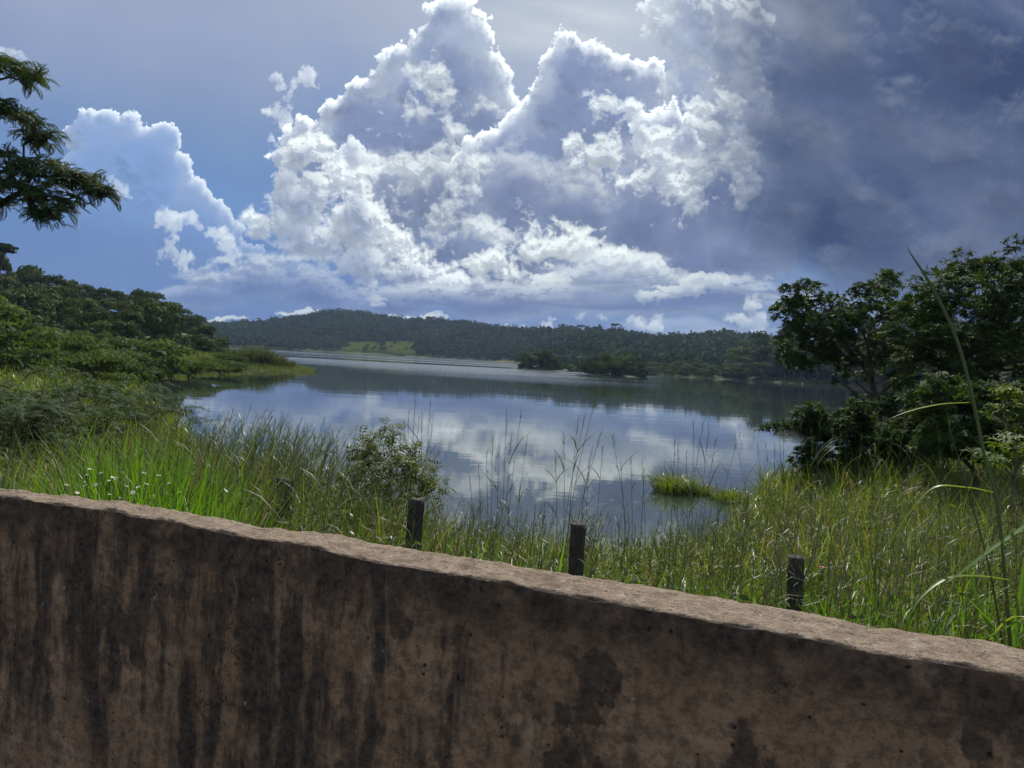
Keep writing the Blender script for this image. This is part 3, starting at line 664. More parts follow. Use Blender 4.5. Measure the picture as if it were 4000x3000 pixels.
M_POST, N = new_mat('old_concrete_post'); g = N.n('ShaderNodeTexCoord').outputs['Object']
_n = N.noise(N.mapv(g, 1, 1, .4), 22, 6, .65); _n2 = N.noise(g, 7, 4, .6)
_c = N.mix(N.ramp(_n, .35, .66), (.026, .025, .024), (.080, .074, .066))
_c = N.mix(N.ramp(_n2, .55, .68, 0, .7), _c, (.06, .07, .04))
_p = N.n('ShaderNodeBsdfPrincipled', ins={'Base Color': _c, 'Roughness': .9, 'Specular IOR Level': .2})
_b = N.n('ShaderNodeBump', ins={'Strength': .7, 'Distance': .006, 'Height': _n}); N.put(_p.inputs['Normal'], _b.outputs[0])
N.n('ShaderNodeOutputMaterial', ins={0: _p.outputs[0]})
def build_post(px, py, depth, w, lean, label, seed):
    top = at_y(px, py, depth); z0 = zt(top[0], top[1])-.25; h = top[2]-z0
    POSTS.append((top[0], top[1])); rs = np.random.RandomState(seed); nz, ns = 26, 24
    V = []
    for i in range(nz+1):
        t = i/nz; z = h*t
        for j in range(ns):
            a = j/ns*4; k = int(a); f = a-k
            c = [(-1, -1), (1, -1), (1, 1), (-1, 1)]; p = np.array(c[k])*(1-f)+np.array(c[(k+1) % 4])*f
            m = max(abs(p[0]), abs(p[1])); q = p*(1-.06*max(0, abs(p[0]*p[1])-.5))
            V.append((q[0]*w/2, q[1]*w/2, z))
    V = np.array(V)
    nn = fbm2(V[:, 0]/.05+V[:, 1]/.07+seed, V[:, 2]/.05, 501+seed, 4)
    V[:, :2] *= (1+.26*nn*np.where(V[:, 2] > h*.9, 1.4, .6))[:, None]
    V[-ns:, 2] += .045*fbm2(V[-ns:, 0]/.04+seed, V[-ns:, 1]/.04, 503, 3)
    I = np.arange((nz+1)*ns).reshape(nz+1, ns); J = np.roll(I, -1, 1)
    F = np.stack([I[:-1], J[:-1], J[1:], I[1:]], -1).reshape(-1, 4)
    # top: rings towards the centre
    rings = [I[-1]]; VV = [V]; base = len(V)
    for s_ in (.6, .2):
        r = V[-ns:].copy(); cz = r[:, 2].mean(); r[:, :2] *= s_; r[:, 2] = cz+.012*fbm2(r[:, 0]/.03+seed, r[:, 1]/.03, 505, 3)
        VV.append(r); rings.append(np.arange(base, base+ns)); base += ns
    FF = [F]
    for a, b in zip(rings[:-1], rings[1:]):
        FF.append(np.stack([a, np.roll(a, -1), np.roll(b, -1), b], -1))
    b = rings[-1]; FF.append(np.array([[b[i], b[i+1], b[ns-2-i], b[ns-1-i]] for i in range(ns//2-1)]))
    me = make_mesh('fence_post', np.concatenate(VV), np.concatenate(FF), M_POST)
    o = link('fence_post', me, None, (top[0]-lean[0]*h, top[1]-lean[1]*h, z0))
    o.rotation_euler = (-lean[1], lean[0], W_ANG+.1*rs.randn()*0.5)
    tag(o, label, 'post', 'short old fence posts in the grass behind the wall')
POSTS = []
build_post(1115, 1868, 6.62, .104, (.045, .03), 'short dark fence post half hidden by weeds, left of the squared post', 1)
build_post(1628, 1948, 6.21, .096, (.015, 0), 'dark squared fence post beside the bright green blades and leafy shrub', 2)
build_post(2254, 2046, 5.66, .094, (-.02, .02), 'grey fence post standing in front of the open water, middle of the wall', 3)
build_post(3112, 2176, 5.09, .098, (-.03, 0), 'dark fence post with pale lichen on top, deep in the tangled grass', 4)
# =====================================================================
# trees and shrubs
# =====================================================================
def rand_quads(P, size, rs, aspect=1.6, up=.35, out=None, loose=.55):
    """one randomly turned leaf-sized quad (bent along the middle as two) at every point"""
    n = len(P); size = np.broadcast_to(size, (n,))[:, None]
    nrm = rs.randn(n, 3)
    if out is None: nrm[:, 2] = np.abs(nrm[:, 2])+up
    else: nrm = out+nrm*loose
    nrm /= np.linalg.norm(nrm, axis=1)[:, None]
    t = rs.randn(n, 3); a = np.cross(nrm, t); a /= np.linalg.norm(a, axis=1)[:, None]; b = np.cross(nrm, a)
    a = a*size*aspect/2; b = b*size/2
    V = np.stack([P-a, P-b*.9+a*.1, P+a, P+b*.9+a*.1], 1).reshape(-1, 3)
    return V, np.arange(n*4).reshape(n, 4)
def crown_mesh(name, mat, seed, lobes, quads, rad=(1, 1, .7), size=.10, flat=0.0, hang=0.0, base=.25):
    """unit crown: lobes spread through an ellipsoid of half-width 1, leaves thick near each lobe's skin"""
    rs = np.random.RandomState(seed); G = Geo(); L = []
    for k in range(lobes):
        for _ in range(40):
            p = rs.uniform(-1, 1, 3)
            if np.linalg.norm(p) < 1: break
        p = p*np.array([.78, .78, .75]); p[2] = max(p[2], -.35) if flat < .5 else p[2]*.5
        L.append((p, rs.uniform(.26, .46)))
    per = quads//lobes
    for p, r in L:
        d = rs.randn(per, 3); d /= np.linalg.norm(d, axis=1)[:, None]; d[:, 2] = np.where(d[:, 2] < -.25, -d[:, 2]*.6, d[:, 2])
        q = p+d*r*(1-.45*rs.rand(per, 1)**1.5)*np.array([1, 1, .75-.35*flat])
        q[:, 2] -= hang*rs.rand(per)**2
        q = q*np.array(rad)
        sz = size*(.6+.8*rs.rand(per))
        V, F = rand_quads(q, sz, rs, out=d*.9+p*.4, loose=.42)
        tone = np.clip(rs.uniform(.0, .55)+.45*rs.rand(per), 0, 1)
        G.add(V, F, np.repeat(tone, 4))
    m = G.mesh(name, mat)
    zmin = min(v.co.z for v in m.vertices)
    m.transform(Matrix.Translation((0, 0, -zmin+base)))
    return m, [(p*np.array(rad)+np.array([0, 0, -zmin+base]), r) for p, r in L]
def trunk_mesh(name, L, seed, r0=.045, stems=1, sides=5, lean=.0):
    rs = np.random.RandomState(seed+900); G = Geo()
    for s in range(stems):
        off = np.array([rs.randn()*.06, rs.randn()*.06, 0]) if stems > 1 else np.zeros(3)
        top = np.mean([p for p, r in L], axis=0)+np.array([rs.randn()*.15, rs.randn()*.15, 0]); top[2] *= .75
        path = curve_pts([off+np.array([0, 0, -.12]), off*2+top*np.array([.25, .25, .45])+rs.randn(3)*.03, top], 8)
        V, F = tube(path, np.linspace(r0, r0*.45, 8)/math.sqrt(stems), sides); G.add(V, F)
        for p, r in L[s::stems]:
            a = path[rs.randint(3, 7)]
            V, F = tube(curve_pts([a, (a+p)/2+rs.randn(3)*.04+np.array([0, 0, .04]), p], 5), np.linspace(r0*.42, r0*.12, 5)/math.sqrt(stems), 4); G.add(V, F)
    return G.mesh(name, M_BARK)
def tree_proto(name, cat, seed, mat, lobes, quads, rad, size, flat=0, hang=0, base=.35, stems=1, r0=.045):
    crown, L = crown_mesh(name+'_crown', mat, seed, lobes, quads, rad, size, flat, hang, base)
    trunk = trunk_mesh(name+'_trunk', L, seed, r0, stems)
    return dict(name=name, cat=cat, crown=crown, trunk=trunk, used=False)
def put_tree(pr, loc, scale, rz, label, group=None):
    o = thing(pr['name'], label, pr['cat'], loc, rz, group); o.scale = scale
    link('trunk', pr['trunk'], o); link('crown', pr['crown'], o)
    return o
PR_ROUND = [tree_proto('woodland_tree', 'tree', 20+i, M_WOOD, 10, 2300, (1, 1, .78), .085, base=.30) for i in range(4)]
PR_TALL = [tree_proto('woodland_tree', 'tree', 40+i, M_WOOD, 10, 2100, (.85, .85, 1.05), .085, base=.45) for i in range(2)]
PR_FLAT = [tree_proto('umbrella_tree', 'tree', 60+i, M_WOOD, 16, 2200, (1.1, 1.1, .34), .075, flat=1, base=.95, r0=.05) for i in range(2)]
PR_BUSH = [tree_proto('bush', 'bush', 80+i, M_WOOD, 9, 1900, (1, 1, .72), .085, base=-.05, stems=3, r0=.03) for i in range(3)]
PR_FINE = [tree_proto('feathery_shrub', 'shrub', 90+i, M_FINE, 20, 3400, (1.05, 1.05, .55), .050, flat=.7, hang=.06, base=.30, stems=3, r0=.03) for i in range(3)]

PR_LOOSE = [tree_proto('loose_shrub', 'shrub', 97+i, M_FINE, 13, 2600, (.95, .95, .8), .07, flat=.2, hang=.08, base=.2, stems=3, r0=.03) for i in range(2)]
rs = np.random.RandomState(11)
def px_of(x, y): return 2000+FPX*x/max(y, 1e-3)
def scatter(n_try, box, gap, ok, seed, nmax):
    r = np.random.RandomState(seed); P = []
    X = r.uniform(box[0], box[1], n_try); Y = r.uniform(box[2], box[3], n_try)
    S = lake_sd(X, Y)
    for x, y, s in zip(X, Y, S):
        g = gap(x, y)
        if not ok(x, y, s): continue
        if all((x-a)**2+(y-b)**2 > g*g for a, b in P):
            P.append((x, y))
            if len(P) >= nmax: break
    return P

# ---- wooded hill on the left shore
G_LEFT = 'trees crowding the wooded hill on the left shore'
P = scatter(6000, (-190, -38, 84, 330), lambda x, y: 5.6+.012*y, lambda x, y, s: 1.5 < s < 75 and -250 < px_of(x, y) < 960 and not (x > -48 and 92 < y < 126), 3, 210)
for x, y in P:
    s = float(lake_sd(np.array([x]), np.array([y]))[0]); z = zt(x, y)
    big = min(1, .45+s/22)
    r = rs.uniform(2.9, 5.2)*big; hgt = r*rs.uniform(.75, 1.25)
    k = rs.rand(); W_ = 'crest' if z > 7.5 else ('middle slope' if z > 3.5 else 'lower slope'); E_ = px_of(x, y); E_ = 'at its left end' if E_ < 260 else ('near its middle' if E_ < 560 else 'near its lake end')
    if s < 6: pr = PR_BUSH[rs.randint(3)]; lab = f'low green bush at the foot of the wooded left hill {E_}'; grp = 'bushes along the left shore'
    elif k < .72: pr = PR_ROUND[rs.randint(4)]; lab = f'dark round crowned tree on the left hill, {W_} {E_}'; grp = G_LEFT
    elif k < .9: pr = PR_TALL[rs.randint(2)]; lab = f'tall narrow tree on the left hill, {W_} {E_}'; grp = 'narrow trees among the wood on the left hill'
    else: pr = PR_FLAT[rs.randint(2)]; hgt *= .9; lab = f'flat crowned tree on the left hill, {W_} {E_}'; grp = 'flat crowned trees among the wood on the left hill'
    put_tree(pr, (x, y, z-.1), (r, r, hgt), rs.rand()*6.28, lab, grp)
r2 = np.random.RandomState(29)
for i, (px, d) in enumerate([(640, 128), (690, 134), (735, 128), (770, 136), (800, 126), (700, 122), (665, 142), (750, 146), (820, 142), (610, 136)]):
    x = (px-2000)/FPX*d; k = r2.uniform(2.2, 3.3); put_tree(PR_BUSH[i % 3], (x, d, zt(x, d)-.3), (k, k, k*r2.uniform(.8, 1.2)), i*1.7, 'green bush on the gentle slope between the left hill and the grassy point', 'bushes between the left hill and the grassy point')
# trees one can single out on that hill
q = at_y(500, 1140, 205); put_tree(PR_FLAT[0], (q[0], q[1], q[2]-6.0), (2.9, 2.9, 4.2), .4, 'flat topped umbrella tree standing above the skyline of the left hill', None)
q = at_y(5, 940, 120); put_tree(PR_FLAT[1], (q[0], q[1], q[2]-5.8), (2.6, 2.6, 4.2), 2.4, 'high crown poking above the left hill at the photo edge', None)

# ---- light feathery shrubs on the flat land between hill and road
G_F = 'feathery flat topped shrubs on the near left bank'
FL = ['light feathery shrub above the dark one at the left', 'light layered shrub second from the left above the bank grass', 'broad light shrub below the umbrella tree', 'light flat topped shrub left of the one nearest the point', 'light shrub just before the grassy point', 'last light shrub before the pale ones on the point', 'low light shrub in front of the broad one below the umbrella tree', 'light shrub between the dark feathery shrubs and the hill', 'tall light shrub under the left end of the hill', 'light shrub cut by the left photo edge under the hill', 'small light shrub over the dark reflection at the shore', 'tallest light shrub at the foot of the left hill', 'light shrub at the foot of the hill below the umbrella tree', 'light shrub at the foot of the hill towards the lake']
for i, (px, py, d, r, h) in enumerate([(60, 1480, 46, 3.4, 3.6), (250, 1420, 52, 3.6, 3.6), (430, 1390, 60, 3.6, 3.2), (610, 1390, 66, 3.6, 3.4), (760, 1400, 74, 3.4, 3.2), (860, 1405, 84, 3.0, 3.0), (520, 1440, 55, 3.0, 2.8), (330, 1470, 44, 2.8, 2.8), (130, 1400, 66, 3.6, 3.4), (-60, 1420, 50, 4, 4.4), (680, 1440, 76, 2.5, 2.2), (180, 1345, 78, 3.6, 3.6), (380, 1340, 84, 3.6, 3.3), (560, 1345, 88, 3.4, 3.0)]):
    q = at_y(px, py, d); x, y = q[0], q[1]
    z = zt(x, y)
    put_tree((PR_FINE[i % 3] if i % 3 else PR_LOOSE[i % 2]), (x, y, z-.1), (r, r, max(1.5, h)*(1 if i % 3 else .95)), i*1.3, FL[i], G_F)
r_ = np.random.RandomState(27)
for i in range(26):
    px = r_.uniform(-250, 800); d = r_.uniform(36, 80); x = (px-2000)/FPX*d
    if lake_sd(np.array([x]), np.array([d]))[0] < 1.2: continue
    k = r_.uniform(1.4, 2.8); put_tree((PR_FINE+PR_LOOSE+PR_BUSH)[i % 8], (x, d, zt(x, d)-.3*k*.6), (k, k, k*r_.uniform(.7, 1.25)), i*2.3, 'low bush filling the gaps between the taller light shrubs', 'low bushes on the near left bank')
# ---- the grassy point with its sedge
def sedge_clump(name, label, cat, loc, r, h, n, seed, mat=M_SEDGE, wid=.05, lean=.5, group=None):
    r_ = np.random.RandomState(seed); a = r_.rand(n)*6.283; d = np.sqrt(r_.rand(n))*r
    base = np.stack([np.cos(a)*d, np.sin(a)*d, np.zeros(n)], -1)
    V, F, T = blades(base, h*(.5+.6*r_.rand(n)), wid*(.6+.8*r_.rand(n)), a+r_.randn(n)*.7, .05+lean*.5*d/r, lean*(.4+1.2*r_.rand(n)), 4, r_)
    o = link(name, make_mesh(name, V, F, mat, T), None, loc); return tag(o, label, cat, group)
def blades(base, length, width, azim, th0, bend, seg, r_, tone=None):
    """leaf blades: tilted th0 from vertical at the foot, bending further along their length"""
    n = len(base); L = np.broadcast_to(length, (n,)); W = np.broadcast_to(width, (n,)); th0 = np.broadcast_to(th0, (n,)); bend = np.broadcast_to(bend, (n,))
    dx, dy = np.cos(azim), np.sin(azim); tw = azim+np.pi/2+r_.randn(n)*.5
    sx, sy = np.cos(tw), np.sin(tw)
    p = np.asarray(base, float).copy(); V = np.zeros((n, seg+1, 2, 3), np.float32)
    for k in range(seg+1):
        t = k/seg; w = W*(np.interp(t, [0, .25, .6, 1], [.6, 1, .8, .06]))/2
        V[:, k, 0] = p-np.stack([sx*w, sy*w, 0*w], -1); V[:, k, 1] = p+np.stack([sx*w, sy*w, 0*w], -1)
        a = th0+bend*(t+.5/seg)**1.4; st = L/seg
        p = p+np.stack([np.sin(a)*dx*st, np.sin(a)*dy*st, np.cos(a)*st], -1)
    I = np.arange(n*(seg+1)*2).reshape(n, seg+1, 2)
    F = np.stack([I[:, :-1, 0], I[:, :-1, 1], I[:, 1:, 1], I[:, 1:, 0]], -1).reshape(-1, 4)
    T = np.repeat(r_.rand(n) if tone is None else tone, (seg+1)*2)
    return V.reshape(-1, 3), F, T
for i, (px, py, d, r, h, n) in enumerate([(1005, 1432, 110, 1.7, 2.7, 520), (1062, 1436, 111, 1.9, 1.9, 480), (1118, 1440, 112, 1.2, 1.1, 260), (945, 1425, 113, 2.2, 2.2, 500)]):
    q = at_y(px, py, d)
    sedge_clump('sedge_clump', ['tall grey green sedge clump on the grassy point in the lake', 'middle sedge clump on the grassy point', 'lowest sedge clump at the tip of the grassy point', 'sedge clump furthest from the tip of the grassy point'][i], 'sedge', (q[0], q[1], max(.05, zt(q[0], q[1]))), r, h, n, 600+i, M_SEDGE, .07, .55, 'sedge clumps on the grassy point')
def field(name, pts, length, width, mat, seed, seg=3, lean=.7, tone=None, sc_tone=None):
    r_ = np.random.RandomState(seed); n = len(pts)
    z = terrain(pts[:, 0], pts[:, 1]); b = np.column_stack([pts, np.maximum(z, -.05)])
    V, F, T = blades(b, length*(.55+.75*r_.rand(n)), width*(.6+.8*r_.rand(n)), r_.rand(n)*6.283, .1+.3*r_.rand(n), lean*(.3+1.3*r_.rand(n)), seg, r_, tone)
    o = link(name, make_mesh(name, V, F, mat, T)); o['kind'] = 'stuff'; return o
def in_land(n, box, lo, hi, seed, ok=None):
    r_ = np.random.RandomState(seed); X = r_.uniform(box[0], box[1], n); Y = r_.uniform(box[2], box[3], n); s = lake_sd(X, Y)
    k = (s > lo) & (s < hi)
    if ok is not None: k &= ok(X, Y, s)
    return np.column_stack([X[k], Y[k]])
pts = in_land(60000, (-75, -27, 60, 128), -1.2, 9, 21)
field('shore_grass', pts, .75, .07, M_MEADOW, 22, 2, .7)
pts = in_land(120000, (-75, -4, 17, 96), -.3, 60, 24, lambda X, Y, s: (2000+FPX*X/Y > -300) & (np.random.RandomState(25).rand(len(X)) < np.clip(26/Y, .2, 1)))
field('undergrowth', pts, .95, .05, M_GRASS, 26, 2, 1.0)
for i, (px, py, d, r, h) in enumerate([(870, 1425, 104, 1.8, 1.5), (930, 1430, 106, 1.7, 1.4), (800, 1428, 98, 1.7, 1.3)]):
    q = at_y(px, py, d)
    o = put_tree(PR_FINE[i], (q[0], q[1], max(0, zt(q[0], q[1]))-.1), (r, r, h), i, 'pale low shrub behind the strip of shore grass on the point', 'pale shrubs on the grassy point')

# ---- islets of bush in the lake and the wood on the right shore
G_I = 'bushes crowding the larger islet'
for i, (px, d, r, h) in enumerate([(2300, 222, 2.8, 4.0), (2340, 220, 3.0, 4.6), (2390, 219, 3.3, 5.2), (2440, 220, 3.0, 4.4), (2480, 222, 2.4, 3.2), (2360, 226, 3.2, 5.4), (2420, 226, 3.2, 5.0), (2505, 221, 1.6, 2.0)]):
    x = (px-2000)/FPX*d; put_tree(PR_BUSH[i % 3], (x, d, max(0, zt(x, d))-.15), (r*1.4, r*1.4, h*1.3), i*2.1, 'dark rounded bush of the larger islet beside the open water', G_I)
for i, (px, d, r, h) in enumerate([(2050, 272, 3.2, 4.8), (2090, 271, 3.6, 5.4), (2135, 271, 3.6, 5.4), (2175, 272, 3.2, 4.4), (2205, 273, 2.4, 3.0), (2110, 277, 4.0, 5.6), (2235, 268, 2.0, 2.2)]):
    x = (px-2000)/FPX*d; put_tree(PR_BUSH[(i+1) % 3], (x, d, max(0, zt(x, d))-.15), (r*1.3, r*1.3, h*1.2), i*1.9, 'dark bush of the smaller farther islet left of the larger one', 'bushes crowding the smaller islet')
P = scatter(5000, (30, 240, 222, 345), lambda x, y: 8.0 if px_of(x, y) > 2900 else 4.6, lambda x, y, s: .8 < s < 46 and 2480 < px_of(x, y) < 4250, 5, 120)
for x, y in P:
    s = float(lake_sd(np.array([x]), np.array([y]))[0]); z = zt(x, y); p = px_of(x, y)
    f = float(np.interp(p, [2480, 2800, 2950, 3200, 3600], [.75, 1.0, 1.9, 2.6, 2.9]))*min(1, .75+s/30)
    r = rs.uniform(3.4, 5.2)*f; hgt = r*rs.uniform(.9, 1.2)
    if p < 2880: pr = PR_BUSH[rs.randint(3)]; lab = 'rounded bush on the low right shore ' + ('at the waterline' if s < 8 else 'set back') + (' near the larger islet' if p < 2650 else ' near the tall wood'); grp = 'bushes on the low right shore'
    else: pr = (PR_ROUND+PR_TALL)[rs.randint(6)]; lab = 'dark tree of the right shore wood ' + ('at the waterline' if s < 10 else 'behind the first row') + (' where the wood begins' if p < 3060 else (' behind the lakeside tree' if p < 3560 else ' behind the big dense tree')); grp = 'trees of the wood on the right shore'
    put_tree(pr, (x, y, z-.1), (r, r, hgt), rs.rand()*6.28, lab, grp)

# ---- the far wood: one mass
def far_forest():
    r_ = np.random.RandomState(8); n = 42000
    px = r_.uniform(380, 4500, n); y = r_.uniform(300, 1150, n)**1.0; x = (px-2000)/FPX*y
    s = lake_sd(x, y); Dr = np.interp(px, RIDGE_PX, RIDGE_D)
    meadow = (np.abs((px-1475)/150) < 1) & (y < 770)
    ok = (s > 3) & (y < Dr+60) & ~meadow & (y > np.interp(px, [880, 900], [660, 0])) & ((px > 2480) & (s > 36) | (px <= 2480))
    x, y, px, s = x[ok], y[ok], px[ok], s[ok]
    # thin out with a coarse hash of cells
    cell = {}; keep = []
    for i in range(len(x)):
        g = 8.0 if y[i] > 450 else 6.4
        k = (int(x[i]//g), int(y[i]//g))
        if k in cell: continue
        cell[k] = 1; keep.append(i)
    x, y, px, s = x[keep], y[keep], px[keep], s[keep]
    z = terrain(x, y); m = len(x)
    k_ = 64
    R = 3.6+4.4*r_.rand(m)**1.5*np.clip(.6+s/40, .6, 1)*np.where(r_.rand(m) < .06, 1.25, 1)*np.where(y < 450, .85, 1); Hh = r_.uniform(5.6, 10.5, m)*np.clip(.55+s/40, .55, 1)*np.where(y < 450, .85, 1)
    d = r_.randn(m, k_, 3); d /= np.linalg.norm(d, axis=2)[..., None]; d[..., 2] = np.abs(d[..., 2])*1.0-.12
    lob = 1+.28*np.sin(d[..., 0]*5+r_.rand(m, 1)*9)*np.sin(d[..., 1]*5+r_.rand(m, 1)*9)
    Pq = np.stack([d[..., 0]*R[:, None]*lob, d[..., 1]*R[:, None]*lob, Hh[:, None]*.45+d[..., 2]*Hh[:, None]*.52*lob], -1)*(1-.25*r_.rand(m, k_, 1)**2)
    # skirts at the wood's edge reach the ground
    Pq[..., 2] *= np.where(r_.rand(m, k_) < .3, r_.rand(m, k_), 1)
    Pq += np.stack([x, y, z], -1)[:, None]
    tone = np.clip((.22+1.5*fbm2(x/70, y/110, 81, 3)+.55*r_.rand(m)-.1)[:, None]*.9+.2*r_.rand(m, k_), 0, 1)
    V, F = rand_quads(Pq.reshape(-1, 3), 1.6*(.6+.8*r_.rand(m*k_)), r_, out=d.reshape(-1, 3), loose=.45)
    o = link('far_wood', make_mesh('far_wood', V, F, M_FAR, np.repeat(tone.ravel(), 4))); o['kind'] = 'stuff'
    return m
print('far trees', far_forest())
PR_FARF = tree_proto('skyline_tree', 'tree', 71, M_FAR, 12, 700, (1.1, 1.1, .40), .14, flat=1, base=.95)
PR_FARR = tree_proto('skyline_tree', 'tree', 73, M_FAR, 12, 700, (1, 1, .8), .14, base=.4)
for px, py, d, r, h, pr, lab in [(1322, 1203, 925, 4.5, 5.5, PR_FARR, 'tree crowning the highest point of the far hill'),
        (2402, 1262, 640, 4.6, 5.4, PR_FARF, 'wide flat crowned tree alone on the far skyline above the larger islet'),
        (2343, 1268, 640, 1.6, 4.2, PR_FARR, 'thin small tree left of the wide crowned skyline tree'),
        (2195, 1266, 720, 4.6, 5.4, PR_FARR, 'round tree breaking the far skyline above the smaller islet'),
        (2270, 1268, 690, 4.6, 4.8, PR_FARF, 'flat crowned skyline tree between the round and the wide trees'),
        (955, 1247, 900, 5.0, 5.2, PR_FARR, 'round tree on the far skyline left of the highest hill'),
        (1012, 1243, 900, 3.8, 5.0, PR_FARR, 'smaller round skyline tree on the slope rising to the highest point'),
        (1690, 1236, 900, 6.5, 5.0, PR_FARF, 'broad tree on the far skyline right of the highest hill'),
        (2845, 1287, 590, 5.4, 4.2, PR_FARF, 'broad tree on the low far skyline right of the islets')]:
    q = at_y(px, py, d); put_tree(pr, (q[0], q[1], q[2]-h*1.45), (r, r, h), px, lab)
r_ = np.random.RandomState(35)
for i in range(26):
    px = r_.uniform(1310, 1640); d = r_.uniform(722, 775); x = (px-2000)/FPX*d; k = r_.uniform(1.4, 3.4)
    if lake_sd(np.array([x]), np.array([d]))[0] < 2: continue
    put_tree(PR_FARR, (x, d, zt(x, d)-.3), (k, k, k*r_.uniform(.8, 1.2)), i, 'small bush dotted over the pale meadow on the far shore', 'bushes on the far meadow')
# pale meadow at the far shore
r_ = np.random.RandomState(31); n = 9000
px = r_.uniform(1325, 1625, n); y = r_.uniform(700, 770, n)
pts = np.column_stack([(px-2000)/FPX*y, y]); pts = pts[lake_sd(pts[:, 0], pts[:, 1]) > 0]
field('far_meadow', pts, 2.2, 1.1, M_MEADOW, 32, 2, .9)
pts = in_land(9000, (25, 110, 225, 330), 0, 5, 33); field('far_shore_grass', pts, .9, .3, M_SEDGE, 34, 2, .8)

# =====================================================================
# the nearer trees, grown limb by limb
# =====================================================================
def leaf_spray_palm(rs, n_leaf=9, L=.24, wl=.055):
    """a fan of long drooping leaflets at a twig's end (unit: metres)"""
    base, az = np.zeros((n_leaf, 3)), np.linspace(0, 6.28, n_leaf, endpoint=False)+rs.rand(n_leaf)*.5
    return blades(base, L*(.7+.5*rs.rand(n_leaf)), wl*(.8+.5*rs.rand(n_leaf)), az, .7+.5*rs.rand(n_leaf), 1.3+.6*rs.rand(n_leaf), 2, rs)
def leaf_spray_pinnate(rs, L=.42, pairs=8, wl=.030, ll=.11, droop=1.3):
    """a feather leaf: a bending midrib with narrow leaflets on both sides"""
    az = rs.rand()*6.28; th = .9+.3*rs.rand(); p = np.zeros(3); pts, dirs = [], []
    for k in range(pairs+1):
        a = th+droop*(k/pairs); d = np.array([math.sin(a)*math.cos(az), math.sin(a)*math.sin(az), math.cos(a)])
        pts.append(p.copy()); dirs.append(d); p = p+d*L/pairs
    P = np.array(pts[1:]); D = np.array(dirs[1:]); S = np.cross(D, [0, 0, 1.0]); S /= np.linalg.norm(S, axis=1)[:, None]+1e-6
    V, F, n = [], [], 0
    sc_ = np.sin(np.linspace(.5, 2.9, pairs))*ll
    for sgn in (-1, 1):
        tip = P+S*sgn*sc_[:, None]+D*sc_[:, None]*.35-np.array([0, 0, .35])*sc_[:, None]
        a = P-D*wl/2; b = P+D*wl/2; m = (P+tip)/2
        q = np.stack([a, m-D*wl*.6, tip, m+D*wl*.6], 1)
        V.append(q.reshape(-1, 3)); F.append(np.arange(pairs*4).reshape(-1, 4)+n); n += pairs*4
    V = np.concatenate(V); F = np.concatenate(F)
    return V, F, np.full(len(V), rs.rand())
def tilted(r_, amt):
    return Matrix.Rotation(r_.rand()*6.283, 3, 'Z') @ Matrix.Rotation(amt*r_.randn(), 3, 'X') @ Matrix.Rotation(r_.rand()*6.283, 3, 'Z')
